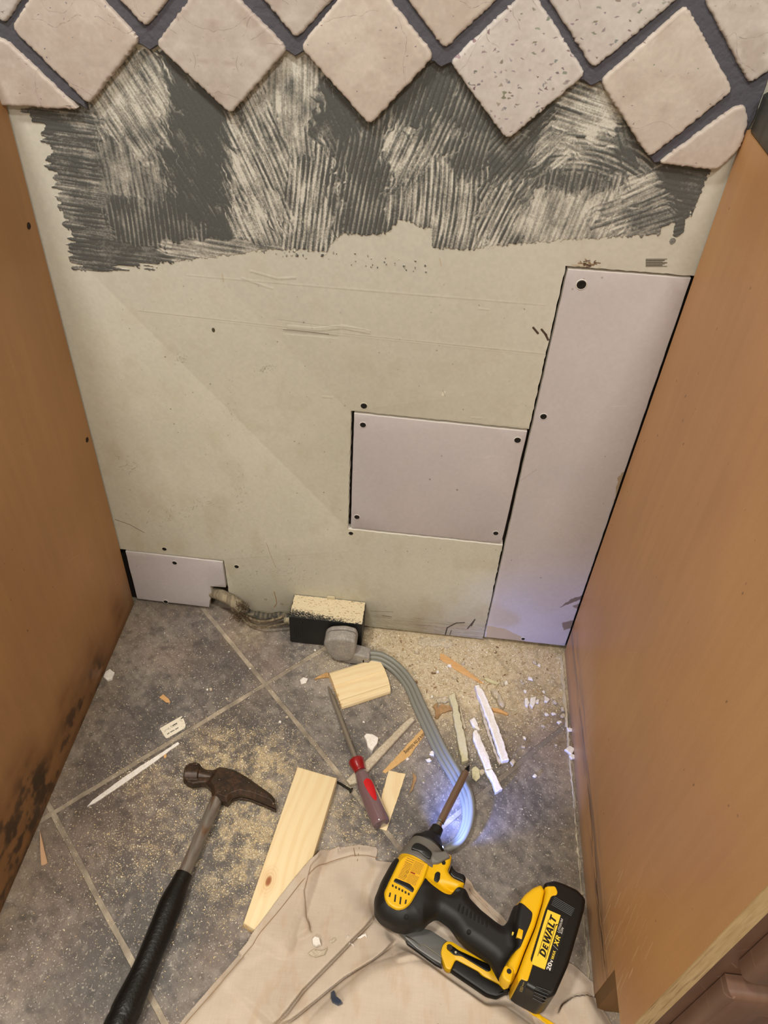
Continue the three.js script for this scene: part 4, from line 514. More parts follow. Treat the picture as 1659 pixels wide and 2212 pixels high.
// ---------------------------------------------------------------- hammer
{
  const Y = 0.0135, k = 6.9125, hp = (x, y, h = Y) => onFloor(380 + x / k, 1630 + y / k, h);
  const head = [[128, 330], [150, 215], [200, 142], [300, 128], [356, 146], [392, 205], [440, 236], [560, 245], [655, 196], [740, 208], [890, 252], [1060, 350], [1300, 522], [1430, 620], [1482, 690], [1500, 815], [1300, 728], [1100, 650], [950, 622], [850, 655], [770, 735], [640, 690], [545, 650], [520, 520], [440, 440], [380, 440], [250, 460], [160, 430], [126, 390]].map(([x, y]) => hp(x, y, 0.017));
  const d2 = polyDist(head), A = V(hp(130, 300)[0], Y, hp(130, 300)[1]), C0 = hp(300, 300), C1 = hp(600, 420), cl = hp(1150, 560), tp = hp(1490, 760), faceA = V(...[hp(138, 300)[0], Y, hp(138, 300)[1]]), faceB = V(hp(350, 305)[0], Y, hp(350, 305)[1]), neckB = V(hp(600, 360)[0], Y, hp(600, 360)[1]);
  const t = thing('claw_hammer', 'claw hammer with rusty brown head, steel shaft and black grip', 'hammer', [hp(640, 500)[0], 0, hp(640, 500)[1]]);
  const axis = [tp[0] - C1[0], tp[1] - C1[1]], al = Math.hypot(...axis), solid = (x, y, z) => {
    const s = clamp(((x - C1[0]) * axis[0] + (z - C1[1]) * axis[1]) / (al * al)), half = mix(0.0115, 0.0135, s), a = d2(x, z), b = Math.abs(y - Y) - half;
    let f = Math.max(a, b, (a + b + 0.0055) * 0.7071);                                            // cheeks and claw with chamfered rims
    const onFace = ((x - C1[0]) * (C0[0] - C1[0]) + (z - C1[1]) * (C0[1] - C1[1])) / ((C0[0] - C1[0]) ** 2 + (C0[1] - C1[1]) ** 2);
    if (onFace > 0.1) f = Math.max(f, Math.abs(y - Y) - mix(0.0115, 0.008, sstep(0.1, 0.3, onFace)));
    f = Math.min(f, face(x, y, z), neck(x, y, z));
    const v = Math.max(Math.abs(y - Y) - 0.0006 - 0.0035 * s, -(s - 0.35) * al); return Math.max(f, -v);
  };
  const face = cone(faceA, faceB, 0.0135, 0.0135, 0.0018), neck = cone(faceB.clone().lerp(faceA, 0.1), neckB, 0.0105, 0.008, 0.001);
  const [lo, hi] = boundsOf(head, 0.004, 0.0, 0.028);
  const rust = canvasTex(512, 512, (u, v) => { const n = fbm(u * 20, v * 20, 5), m = fbm(u * 40 + v * 22 + 3, v * 40 - u * 22, 4); let c = mix3([46, 36, 28], [80, 60, 45], clamp(n * 1.5 - 0.3)); c = mix3(c, [104, 68, 44], 0.5 * sstep(0.6, 0.75, m)); return c; }, (g) => { const r = rng(2); for (let q = 0; q < 60; q++) { g.fillStyle = `rgba(226,216,196,${0.3 + r() * 0.6})`; g.beginPath(); g.ellipse(r() * 512, r() * 512, 1 + r() * 2, 1 + r() * 3, r() * 3, 0, 7); g.fill(); } });
  part(t, 'head', uvBy(sdfMesh(solid, lo, hi, 0.00085), (x, y, z) => [x * 9 + y * 4, z * 9 + y * 4]), M(0xffffff, 0.42, { map: rust, metalness: 0.35 }));
  const h0 = at(475, 1712, 'y', Y), h1 = at(395, 1894, 'y', Y), g1 = at(326, 2060, 'y', 0.0165), g2 = at(253, 2226, 'y', 0.018), dir = h1.clone().sub(h0).normalize();
  const tubeMap = canvasTex(256, 512, (u, v) => { const n = fbm(u * 30, v * 5, 4), m = fbm(u * 12 + 4, v * 8, 4); return mix3(mix3([112, 106, 98], [168, 160, 150], n), [120, 88, 64], 0.7 * sstep(0.5, 0.68, m)); });
  part(t, 'shaft', uvBy(tube([h0.clone().addScaledVector(dir, -0.012), h0, h1, h1.clone().addScaledVector(dir, 0.03)], 0.0088, 24), (x, y, z) => [x * 12 + y * 20, z * 4]), M(0xffffff, 0.3, { map: tubeMap, metalness: 0.5 }));
  const gp = curve([h1.clone().addScaledVector(dir, -0.004), h1.clone().addScaledVector(dir, 0.02).setY(0.0145), g1, g2, g2.clone().add(g2.clone().sub(g1).multiplyScalar(0.12))], 40), gr = gp.map((_, i) => { const u = i / 40; return u < 0.04 ? mix(0.0102, 0.0108, u / 0.04) : u < 0.22 ? mix(0.0108, 0.0145, sstep(0.04, 0.22, u)) : u < 0.6 ? mix(0.0145, 0.0138, (u - 0.22) / 0.38) : mix(0.0138, 0.0168, sstep(0.6, 0.86, u)) + (u > 0.86 && u < 0.885 ? -0.0008 : 0); }).map((r) => r * 1.07);
  part(t, 'grip', uvBy(tube(gp, gr, 28, 0.98), (x, y, z) => [x * 20, z * 20]), M(0x080808, 0.42, { bumpMap: stoneBump, bumpScale: 0.0004 }));
}

// ---------------------------------------------------------------- canvas drop cloth
const stackAt = [];
const clothMap = canvasTex(1024, 1024, (u, v) => { const n = fbm(u * 9, v * 9, 4), m = fbm(u * 30 + v * 10, v * 14 - u * 30, 4), w = noise(u * 500, v * 40) * 0.5 + noise(u * 40, v * 500) * 0.5; let c = mix3([188, 172, 154], [204, 189, 171], clamp(n * 1.4 - 0.2)); c = mix3(c, [184, 158, 128], 0.3 * sstep(0.52, 0.78, m)); const k = 0.98 + 0.04 * w; return [c[0] * k, c[1] * k, c[2] * k]; }, (g) => { const r = rng(12); for (let k = 0; k < 60; k++) { g.fillStyle = `rgba(110,80,52,${0.2 + r() * 0.5})`; g.beginPath(); g.ellipse(r() * 1024, r() * 1024, 0.8 + r() * 2, 0.8 + r() * 2, 0, 0, 7); g.fill(); } });
const weave = dataTex(128, 128, (u, v, x, y) => { const t = 128 + 60 * Math.sin(x * Math.PI / 4) * (((y >> 3) & 1) ? 1 : -1) + 60 * Math.sin(y * Math.PI / 4) * (((x >> 3) & 1) ? -1 : 1); return [t, t, t]; }, false);
const CL = (a, b, h = 0.006) => onFloor(a, b, h);
const clothEdge = [[372, 2226], [430, 2158], [470, 2112], [520, 2056], [560, 2010], [600, 1956], [640, 1902], [664, 1868], [690, 1846], [735, 1828], [775, 1822], [812, 1827], [816, 1834], [811, 1856], [860, 1862], [930, 1860], [1000, 1885], [1050, 1936], [1090, 1975], [1118, 2010], [1190, 2060], [1240, 2082], [1290, 2122], [1332, 2166], [1336, 2230]].map((q) => { const p = CL(...q); if (p[1] < 0.553) p[0] = Math.min(p[0], 0.3805); return p; });
const clothPoly = resample([...clothEdge, [clothEdge.at(-1)[0] - 0.002, 0.74], [clothEdge[0][0] - 0.06, 0.74]], 0.006, 0.0002, 2), clothD = polyDist(clothPoly);
const folds = [
  [[[826, 1966], [760, 2030], [705, 2085], [650, 2140], [610, 2190], [580, 2230]], 0.015, 0.0018, 0.045, 1],
  [[[872, 2016], [800, 2075], [740, 2110], [690, 2150], [640, 2190], [596, 2222]], 0.012, 0.002, 0.035, 1],
  [[[700, 1842], [668, 1880], [654, 1935], [658, 1990], [672, 2026]], 0.01, 0.007, 0.035, 1],
  [[[820, 1850], [760, 1850], [694, 1874], [660, 1910], [600, 1985], [500, 2100], [390, 2224]], 0.0016, 0.0012, 0.02, -1],
  [[[640, 2240], [720, 2160], [800, 2092], [880, 2066], [960, 2088], [1040, 2150], [1100, 2192], [1180, 2250]], 0.026, 0.018, 0.12, 1, true],
  [[[850, 2090], [900, 2080], [950, 2096]], 0.006, 0.004, 0.02, -1],
  [[[1200, 2196], [1240, 2166], [1290, 2160], [1338, 2178]], 0.008, 0.0015, 0.03, 1],
  [[[1130, 2130], [1150, 2180], [1160, 2225]], 0.002, 0.0012, 0.03, -1], [[[1100, 2010], [1060, 1960], [1010, 1910]], 0.0018, 0.0012, 0.012, 1],
].map(([p, A, w, L, s, keep]) => { const q = p.map((t) => CL(...t)); return { q, A, w, L, s, keep }; });
const boardD = polyDist(BOARD), knifeD = polyDist([[100, 375], [500, 360], [1230, 790], [1450, 980], [1455, 1110], [1180, 1150], [740, 850]].map(([X, Y]) => onFloor(840 + X / 5.53, 1940 + Y / 5.53, 0.015)));
function clothHeight(x, z) {
  let h = 0.0058 + 0.0032 * fbm(x * 26 + 3, z * 26, 3) + 0.0016 * fbm(x * 60 + z * 50, z * 30 - x * 20, 3);
  for (const f of folds) {
    let best = 1e9, sd = 0, along = 0, n = f.q.length;
    for (let i = 0; i + 1 < n; i++) { const [ax, az] = f.q[i], [bx, bz] = f.q[i + 1], ex = bx - ax, ez = bz - az, l2 = ex * ex + ez * ez, t = clamp(((x - ax) * ex + (z - az) * ez) / l2), dx = x - ax - ex * t, dz = z - az - ez * t, d = Math.hypot(dx, dz); if (d < best) { best = d; sd = (ex * dz - ez * dx) > 0 ? d : -d; along = (i + t) / (n - 1); } }
    sd *= f.s; const end = sstep(0, 0.12, along) * sstep(1, 0.92, along) * (f.keep ? 1 : 1), fade = f.keep ? sstep(0, 0.1, along) : end;
    h += f.A * fade * sstep(-f.w, f.w, sd) * Math.exp(-Math.max(0, sd) / f.L) - (f.keep || f.s < 0 ? 0.001 : 0.0055) * fade * Math.exp(-((sd + 0.0022) ** 2) / (0.0021 * 0.0021));
  }
  const b = boardD(x, z); h = Math.max(h, 0.0206 * sstep(0.03, 0.0, b) + (b < 0 ? 0.001 : 0) + h * 0.25 * sstep(0.03, 0, b));
  const e = -clothD(x, z); if (boardD(x, z) > 0.03) h = mix(0.0024, h, sstep(-0.002, 0.014, e)); h = mix(h, Math.min(h, 0.0062), sstep(0.018, 0.005, knifeD(x, z))); return Math.max(h, 0.0021);
}
// where a fold hangs over the lower layer the cloth's surface is carried sideways
function clothShift(x, z) {
  let sx = 0, sz = 0;
  for (const f of folds) { if (f.s < 0 || f.keep) continue;
    let best = 1e9, sd = 0, along = 0, gx = 0, gz = 0, n = f.q.length;
    for (let i = 0; i + 1 < n; i++) { const [ax, az] = f.q[i], [bx, bz] = f.q[i + 1], ex = bx - ax, ez = bz - az, l = Math.hypot(ex, ez), t = clamp(((x - ax) * ex + (z - az) * ez) / (l * l)), dx = x - ax - ex * t, dz = z - az - ez * t, d = Math.hypot(dx, dz); if (d < best) { best = d; const s = (ex * dz - ez * dx) > 0 ? 1 : -1; sd = s * d; along = (i + t) / (n - 1); gx = -ez / l; gz = ex / l; } }
    if (Math.abs(sd) > 0.03) continue; const k = 0.0075 * sstep(0, 0.15, along) * sstep(1, 0.85, along) * sstep(-f.w * 0.6, f.w, sd) * Math.exp(-Math.max(0, sd) / 0.009); sx -= gx * k; sz -= gz * k; }
  return [sx, sz];
}
(() => {
  const x0 = -0.2, x1 = 0.43, z0 = 0.36, z1 = 0.745, c = 0.0014, nx = Math.ceil((x1 - x0) / c), nz = Math.ceil((z1 - z0) / c), id = new Int32Array((nx + 1) * (nz + 1)).fill(-1), pos = [], idx = [];
  for (let j = 0; j <= nz; j++) for (let i = 0; i <= nx; i++) { let x = x0 + i * c, z = z0 + j * c; const d = clothD(x, z); if (d > c * 0.72) continue; if (d > -c * 0.72) { const e = 0.0003, gx = (clothD(x + e, z) - clothD(x - e, z)) / (2 * e), gz = (clothD(x, z + e) - clothD(x, z - e)) / (2 * e); x -= gx * d; z -= gz * d; } id[j * (nx + 1) + i] = pos.length / 3; const sh = clothShift(x, z); pos.push(x + sh[0], clothHeight(x, z), z + sh[1]); }
  const n = pos.length / 3, edge = new Map(), tri = (a, b, d) => { if (a < 0 || b < 0 || d < 0) return; idx.push(a, b, d); for (const [p, q] of [[a, b], [b, d], [d, a]]) { const k = q * n + p; if (edge.has(k)) edge.delete(k); else edge.set(p * n + q, [p, q]); } };
  for (let j = 0; j < nz; j++) for (let i = 0; i < nx; i++) { const a = id[j * (nx + 1) + i], b = id[j * (nx + 1) + i + 1], d = id[(j + 1) * (nx + 1) + i], e = id[(j + 1) * (nx + 1) + i + 1]; if (a >= 0 && d >= 0 && e >= 0) tri(a, d, e); else if (a >= 0 && b >= 0 && d >= 0) { tri(a, d, b); continue; } if (a >= 0 && e >= 0 && b >= 0) tri(a, e, b); else if (b >= 0 && d >= 0 && e >= 0 && a < 0) tri(b, d, e); }
  const m = idx.length; for (let i = 0; i < n; i++) pos.push(pos[3 * i], Math.max(pos[3 * i + 1] - 0.0017, 0.0006), pos[3 * i + 2]);
  for (let i = 0; i < m; i += 3) idx.push(idx[i] + n, idx[i + 2] + n, idx[i + 1] + n);
  for (const [p, q] of edge.values()) idx.push(q, p, p + n, q, p + n, q + n);
  const g = new THREE.BufferGeometry(); g.setAttribute('position', new THREE.Float32BufferAttribute(pos, 3)); g.setIndex(idx); g.computeVertexNormals();
  weave.repeat.set(14, 14);
  const t = thing('drop_cloth', 'rumpled beige canvas cloth with a stitched hem under the drill', 'drop cloth', [0.13, 0, 0.58]);
  part(t, 'canvas', uvBy(g, (x, y, z) => [x / 0.5, z / 0.5]), M(0xffffff, 0.95, { map: clothMap, bumpMap: weave, bumpScale: 0.00009 }));
  const seam = curve([[816, 1850], [760, 1850], [694, 1873], [660, 1909], [600, 1984], [500, 2099], [388, 2226]].map((q) => { const [x, z] = CL(...q); return V(x, 0, z); }), 150).map((p) => p.setY(clothHeight(p.x, p.z) + 0.0003));
  part(t, 'hem_stitching', tube(seam, 0.00055, 5), M(0x9a7f60, 0.95), 'brown line of stitching along the hem');
  for (const [a, b] of [[[776, 1830], [772, 1862]], [[764, 1832], [767, 1852]]]) part(t, 'hem_stitching', tube(curve([0, 0.5, 1].map((k) => { const [x, z] = CL(mix(a[0], b[0], k), mix(a[1], b[1], k)); return V(x, clothHeight(x, z) + 0.0004, z); }), 10), 0.0005, 5), M(0x9a7f60, 0.95));
})();

// ---------------------------------------------------------------- cordless impact driver lying on its side
const yellow = M(0xeab808, 0.4), rubber = M(0x0c0b0b, 0.55), caseGrey = M(0x6d6a63, 0.5), plastic = M(0x0f0f0e, 0.36), steel = M(0xb9b6ae, 0.22, { metalness: 1 });
{
  const MY = 0.0475, TOPY = 0.076, D = (X, Y, h = MY) => onFloor(780 + X / 3.072, 1620 + Y / 3.072, h), D2 = (X, Y, h = TOPY) => onFloor(800 + X / 7.541, 1760 + Y / 7.541, h), D3 = (X, Y, h = 0.083) => onFloor(1040 + X / 6.9125, 1900 + Y / 6.9125, h);
  const P3 = (q, h = MY) => V(q[0], h, q[1]), N = P3(D(508, 516)), R = P3(D(200, 1106)), ax = N.clone().sub(R).normalize(), back = (t) => N.clone().addScaledVector(ax, -t), LEN = N.distanceTo(R);
  const t = thing('impact_driver', 'yellow and black cordless impact driver lying on its side on the beige cloth, lamp lit', 'power drill', [D(480, 1000)[0], 0.006, D(480, 1000)[1]]);
  const rr = (p, r, n = 3) => roundCorners(p, r, n);
  const rearP = rr([[250, 735], [205, 765], [130, 900], [95, 1010], [90, 1080], [130, 1135], [230, 1192], [300, 1205], [395, 1172], [470, 1060], [500, 940], [420, 850]].map((q) => D(...q)), 0.004);
  const handP = rr([[360, 900], [330, 1080], [400, 1165], [430, 1128], [500, 1106], [590, 1170], [650, 1260], [755, 1332], [850, 1402], [898, 1480], [940, 1515], [1000, 1500], [1060, 1330], [1120, 1180], [1130, 1110], [1062, 1045], [1030, 1045], [1005, 1085], [975, 1152], [935, 1188], [880, 1150], [790, 1078], [715, 1000], [690, 930], [600, 960], [470, 880]].map((q) => D(...q)), 0.004);
  const trigP = rr([[430, 770], [500, 760], [548, 700], [600, 728], [590, 790], [570, 830], [600, 872], [690, 912], [640, 965], [480, 920], [400, 880]].map((q) => D(...q)), 0.004);
  const footP = rr([[1030, 1050], [1058, 1012], [1112, 968], [1170, 945], [1196, 990], [1180, 1066], [1130, 1230], [1060, 1400], [1008, 1540], [960, 1535], [930, 1500], [960, 1440], [1010, 1360], [1000, 1200]].map((q) => D(...q)), 0.003);
  const barrel = cone(back(0.05), R.clone().addScaledVector(ax, 0.002), 0.0282, 0.0268, 0.008), rd = extruded(polyDist(rearP), MY, 0.027, 0.02), hd = extruded(polyDist(handP), MY, 0.0185, 0.015), td = extruded(polyDist(trigP), MY, 0.0195, 0.008), fd = extruded(polyDist(footP), MY + 0.005, 0.0265, 0.006);
  const S = (x, y, z) => smin(smin(smin(barrel(x, y, z), rd(x, y, z), 0.006), smin(hd(x, y, z), fd(x, y, z), 0.012), 0.016), td(x, y, z), 0.006);
  const all = [...rearP, ...handP, ...footP, ...trigP], [lo, hi] = boundsOf(all, 0.006, MY - 0.034, MY + 0.034);
  part(t, 'housing', sdfMesh((x, y, z) => S(x, y, z) + 0.0007, lo, hi, 0.0013), yellow, 'yellow plastic housing');
  // black overmould: rear, flank and handle, cut out around the yellow side panel, the trigger block and the foot
  const panelP = rr([[592, 650], [958, 800], [866, 1062], [650, 1440], [560, 1520], [470, 1540], [380, 1515], [290, 1450], [246, 1370], [236, 1290], [262, 1200], [490, 720]].map((q) => D2(...q)), 0.004, 4);
  const region = polyDist(rr([[232, 700], [150, 800], [60, 1000], [60, 1150], [200, 1260], [420, 1260], [560, 1300], [860, 1560], [936, 1535], [952, 1440], [1000, 1362], [1046, 1335], [1118, 1160], [1128, 1106], [1066, 1048], [1040, 1030], [1000, 980], [760, 960], [690, 905], [640, 906], [614, 930], [596, 958], [556, 950], [470, 908], [440, 878], [424, 856], [330, 1005], [290, 1040], [240, 1055], [190, 1040], [160, 1005], [150, 960], [255, 735]].map((q) => D(...q, 0.066)), 0.003)), panelD = polyDist(panelP);
  const over = (x, y, z) => smax(smax(S(x, y, z) - 0.0006, region(x, z), 0.0012), -(panelD(x, z) - 0.0004), 0.0008);
  part(t, 'overmould', sdfMesh(over, lo, hi, 0.0012), rubber, 'black rubber overmould on the rear and the grip');
  part(t, 'side_panel', loftPoly(panelP, [[0, 0.058], [0, 0.0742], [0.0004, 0.0756], [0.0012, 0.0764], [0.0026, 0.0766]], FLAT), yellow, 'raised yellow panel with the rating plate');
  // rating plate: print too small to read, as rows of little strokes; the square code is left out
  const plate = canvasTex(512, 512, () => [236, 178, 26], (g) => { const r = rng(31); const rows = (x0, x1, y0, y1, n, lw) => { for (let k = 0; k < n; k++) { const y = mix(y0, y1, k / (n - 1)); let x = x0; while (x < x1) { const w = 4 + r() * 22; g.fillStyle = 'rgba(36,28,10,.85)'; g.fillRect(x, y, Math.min(w, x1 - x), lw); x += w + 5; } } }; g.fillStyle = '#8e1c10'; g.fillRect(250, 262, 120, 26); rows(20, 216, 30, 120, 3, 12); rows(250, 480, 30, 240, 9, 9); rows(250, 490, 304, 480, 9, 8); rows(30, 216, 150, 470, 12, 11); g.strokeStyle = 'rgba(36,28,10,.9)'; g.lineWidth = 5; g.beginPath(); g.arc(180, 300, 24, 0, 7); g.stroke(); g.beginPath(); g.arc(180, 400, 22, 0, 7); g.stroke(); g.fillStyle = 'rgba(36,28,10,.7)'; g.fillRect(234, 20, 4, 470); });
  const q0 = D2(600, 672, 0.0768), q1 = D2(905, 800, 0.0768), q2 = D2(735, 1180, 0.0768), q3 = D2(420, 1030, 0.0768);
  const quadPlate = (a, b, c, d, h, th = 0.0003) => { const g = loftPoly([a, b, c, d], [[0, h - th], [0.0002, h]], FLAT), inv = (x, z) => { let u = 0.5, v = 0.5; for (let k = 0; k < 12; k++) { const fx = mix(mix(a[0], b[0], u), mix(d[0], c[0], u), v) - x, fz = mix(mix(a[1], b[1], u), mix(d[1], c[1], u), v) - z, ux = mix(b[0] - a[0], c[0] - d[0], v), uz = mix(b[1] - a[1], c[1] - d[1], v), vx = mix(d[0] - a[0], c[0] - b[0], u), vz = mix(d[1] - a[1], c[1] - b[1], u), dt = ux * vz - vx * uz || 1e-9; u -= (fx * vz - vx * fz) / dt; v -= (ux * fz - fx * uz) / dt; } return [clamp(u), 1 - clamp(v)]; }; return uvBy(g, (x, y, z) => inv(x, z)); };
  part(t, 'rating_plate', quadPlate(q0, q1, q2, q3, 0.0769), M(0xffffff, 0.4, { map: plate }), 'printed rating plate');
  const strip = (pts, h, th, mat, name, lbl, r = 0.0015) => part(t, name, loftPoly(rr(pts, r, 4), [[0, h - th], [0, h - 0.0004], [0.0005, h]], FLAT), mat, lbl);
  strip([[408, 1036], [640, 1130], [716, 1210], [690, 1276], [520, 1165], [372, 1094]].map((q) => D2(...q)), 0.0773, 0.002, plastic, 'vent_bar', 'black bar across the panel', 0.002);
  const vents = []; for (let k = 0; k < 6; k++) { const X = 366 + k * 52, Y = 1160 + k * 27; vents.push(loftPoly([[X - 14, Y - 26], [X + 16, Y - 14], [X + 12, Y + 26], [X - 18, Y + 14]].map((q) => D2(...q)), [[0, 0.0755], [0.0001, 0.0769]], FLAT)); }
  for (let k = 0; k < 4; k++) { const X = 318 + k * 86, Y = 1280 + k * 38, s = k === 0 || k === 3 ? 0.6 : 1; vents.push(loftPoly([[X - 6, Y - 20 * s], [X + 20, Y - 10 * s], [X + 6, Y + 110 * s], [X - 22, Y + 100 * s]].map((q) => D2(...q)), [[0, 0.0755], [0.0001, 0.0769]], FLAT)); }
  vents.forEach((g) => part(t, 'vent_slot', uvBy(g, (x, y, z) => [x, z]), black));
  // gear case, nose, neck, chuck, bit
  const gear = cone(back(0.0275), back(0.062), 0.0225, 0.0292, 0.003), lobe = extruded(polyDist(rr([[440, 700], [560, 690], [590, 730], [505, 775], [480, 770]].map((q) => D(...q, 0.06)), 0.002)), MY, 0.024, 0.003), B3 = (c, r) => [[c.x - r, c.y - r, c.z - r], [c.x + r, c.y + r, c.z + r]];
  part(t, 'gear_case', sdfMesh((x, y, z) => smin(gear(x, y, z), lobe(x, y, z), 0.004), ...B3(back(0.045), 0.042), 0.0012), caseGrey, 'grey metal gear case');
  const nose = cone(back(0.0135), back(0.03), 0.0125, 0.0232, 0.003), neck = cone(back(-0.001), back(0.018), 0.0082, 0.0098, 0.0015), ringB = cone(back(0.026), back(0.0315), 0.0236, 0.0242, 0.002);
  part(t, 'nose', sdfMesh((x, y, z) => Math.min(smin(nose(x, y, z), neck(x, y, z), 0.004), ringB(x, y, z)), ...B3(back(0.017), 0.032), 0.0009), rubber, 'black nose and chuck sleeve');
  strip([[735, 462], [800, 466], [900, 520], [990, 600], [1003, 640], [978, 722], [900, 690], [780, 590], [664, 552], [690, 500]].map((q) => D2(...q)), 0.0772, 0.006, plastic, 'badge_plate', 'blank black badge', 0.003);
  const tipP = P3(D(716, 108), 0.05), bitAx = tipP.clone().sub(N).normalize(), along = (s) => N.clone().lerp(tipP, s);
  part(t, 'chuck_ring', tube([along(-0.01), along(0.03), along(0.035), along(0.075), along(0.08), along(0.1)], [0.0052, 0.0052, 0.0042, 0.0042, 0.0055, 0.0055], 20), steel);
  const bh = part(t, 'bit_holder', tube([along(0.1), along(0.105), along(0.86), along(0.875), along(0.9)], [0.0045, 0.0056, 0.0056, 0.0053, 0.0036], 22), M(0x8a7462, 0.3, { metalness: 0.6 }), 'bronze-tinted steel bit holder');
  part(bh, 'driver_bit', tube([along(0.89), along(0.93), along(0.965), along(1.0)], [0.0035, 0.0034, 0.0024, 0.0008], 6), M(0x2a2724, 0.35, { metalness: 0.9 }));
  const up = V(0, 1, 0), sideV = new THREE.Vector3().crossVectors(ax, up).normalize(), glow = M(0xdfe8ff, 0.4, { emissive: LED.color, emissiveIntensity: 6 });
  for (const a of [-12, 192, 270]) { const c = back(0.0195).addScaledVector(sideV, Math.cos(a * UNIT) * 0.0172).addScaledVector(up, Math.sin(a * UNIT) * 0.0172); part(t, 'led_lamp', new THREE.SphereGeometry(0.0018, 10, 8).translate(c.x, c.y, c.z), glow); const l = new THREE.SpotLight(LED.color, LED.power / (a < 0 ? 1 : 2.5), 0, 42 * UNIT, 1, 2); l.shadow.radius = 0.15; l.castShadow = true; l.position.copy(c).addScaledVector(ax, 0.0035).addScaledVector(sideV, Math.cos(a * UNIT) * 0.0025).addScaledVector(up, Math.sin(a * UNIT) * 0.0025); l.target.position.copy(l.position).add(ax).add(V(0, -0.2, 0)).addScaledVector(sideV, 0.12); scene.add(l, l.target); }
  // trigger, buttons, screws, ribs
  part(t, 'trigger', sdfMesh(extruded(polyDist(rr([[600, 770], [588, 800], [575, 835], [602, 868], [660, 892], [684, 912], [694, 858], [678, 836], [630, 818], [606, 792]].map((q) => D(...q, 0.05)), 0.002)), MY, 0.0105, 0.004), ...boundsOf([[575, 760], [700, 920]].map((q) => D(...q, 0.05)), 0.01, MY - 0.012, MY + 0.012), 0.0009), plastic);
  strip([[490, 820], [508, 806], [526, 816], [522, 860], [505, 882], [482, 868]].map((q) => D(...q, 0.067)), 0.0677, 0.004, plastic, 'direction_button', 'black forward and reverse button', 0.002);
  for (const [X, Y, h] of [[548, 748, 0.0672], [300, 1106, 0.0752], [716, 1206, 0.0668], [985, 1470, 0.0795]]) { const [x, z] = D(X, Y, h); const b = part(t, 'screw', new THREE.CylinderGeometry(0.0026, 0.0026, 0.004, 16).translate(x, h - 0.0016, z), M(0x1c1b1a, 0.5, { metalness: 0.5 })); part(b, 'screw_recess', new THREE.CylinderGeometry(0.0012, 0.0012, 0.001, 6).translate(x, h + 0.0001, z), black); }
  strip([[1046, 1184], [1076, 1198], [1066, 1258], [1030, 1240]].map((q) => D(...q, 0.0795)), 0.0805, 0.006, yellow, 'yellow_button', 'small yellow square', 0.001);
  strip([[1003, 1205], [1015, 1210], [1010, 1228], [1000, 1222]].map((q) => D(...q, 0.079)), 0.0795, 0.004, M(0xd9c24a, 0.4), 'charge_light', null, 0.0006);
  for (const [X, Y] of [[432, 902], [346, 1050]]) strip([[X - 12, Y - 20], [X + 10, Y - 14], [X + 12, Y + 4], [X - 6, Y + 20], [X - 16, Y + 8]].map((q) => D(...q, 0.073)), 0.0735, 0.006, M(0xb08a3a, 0.5), 'brush_window', 'small amber window', 0.0008);
  for (let k = 0; k < 8; k++) { const X = 660 + k * 24, Y = 1010 + k * 17, a = D(X, Y, 0.067), b = D(X - 16 + k * 3, Y + 60 - k * 2, 0.067); part(t, 'grip_rib', tube([V(a[0], 0.0655, a[1]), V((a[0] + b[0]) / 2, 0.0664, (a[1] + b[1]) / 2), V(b[0], 0.0664, b[1])], [0.001, 0.0012, 0.001], 8), rubber); }
  // battery pack: yellow shoulder, black shell, print, ribs
  const H = 0.036, BT = MY + H, all2 = [[1252, 928], [1312, 948], [1402, 990], [1456, 1050], [1446, 1122], [1342, 1480], [1252, 1684], [1192, 1702], [1080, 1640], [1018, 1602], [1012, 1552], [1066, 1404], [1136, 1234], [1184, 1072], [1200, 990], [1180, 946]].map((q) => D(...q, 0.05));
  const packD = polyDist(rr(all2, 0.004, 4)), pack = extruded(packD, MY, H, 0.0055), [l2, h2b] = boundsOf(all2, 0.004, MY - H, MY + H);
  part(t, 'battery_shell', sdfMesh(pack, l2, h2b, 0.0013), M(0x0d0d0d, 0.36), 'black battery pack');
  const shoulderD = polyDist(rr([[1100, 100], [1140, 190], [1124, 240], [1046, 250], [1010, 330], [950, 470], [740, 1170], [736, 1210], [772, 1262], [690, 1530], [585, 1495], [520, 1665], [605, 1726], [560, 1780], [400, 1700], [440, 1500], [560, 1140], [700, 700], [840, 430], [800, 250], [850, 100]].map((q) => D3(...q)), 0.002));
  part(t, 'battery_shoulder', sdfMesh((x, y, z) => smax(pack(x, y, z) - 0.0007, shoulderD(x, z), 0.001), l2, [h2b[0], h2b[1] + 0.002, h2b[2]], 0.0013), yellow, 'yellow shoulder of the battery pack');
  const print = canvasTex(1024, 512, null, (g) => {
    g.fillStyle = '#131313'; g.fillRect(0, 0, 1024, 512); g.fillStyle = '#f6cf3c'; g.fillRect(0, 0, 1024, 318);
    g.fillStyle = '#141210'; g.font = 'bold italic 186px sans-serif'; g.textBaseline = 'alphabetic'; g.save(); g.translate(176, 250); g.scale(0.93, 1); g.lineWidth = 9; g.strokeStyle = '#141210'; const put = (s, x, f) => { g.font = f; g.fillText(s, x, 0); g.strokeText(s, x, 0); }; put('D', 0, 'bold italic 208px sans-serif'); put('E', 150, 'bold italic 168px sans-serif'); put('WALT', 262, 'bold italic 208px sans-serif'); g.restore();
    g.fillRect(168, 80, 690, 12); g.fillRect(168, 268, 640, 12); g.beginPath(); g.moveTo(790, 268); g.lineTo(830, 268); g.lineTo(850, 316); g.lineTo(836, 316); g.fill();
    g.fillStyle = '#f0ece4'; g.font = 'bold 128px sans-serif'; g.fillText('20', 8, 440); g.font = 'bold 84px sans-serif'; g.fillText('V', 154, 440); g.fillStyle = '#f2d23e'; g.font = 'bold 84px sans-serif'; g.save(); g.translate(216, 440); g.scale(0.86, 1); g.fillText('MAX', 0, 0); g.restore();
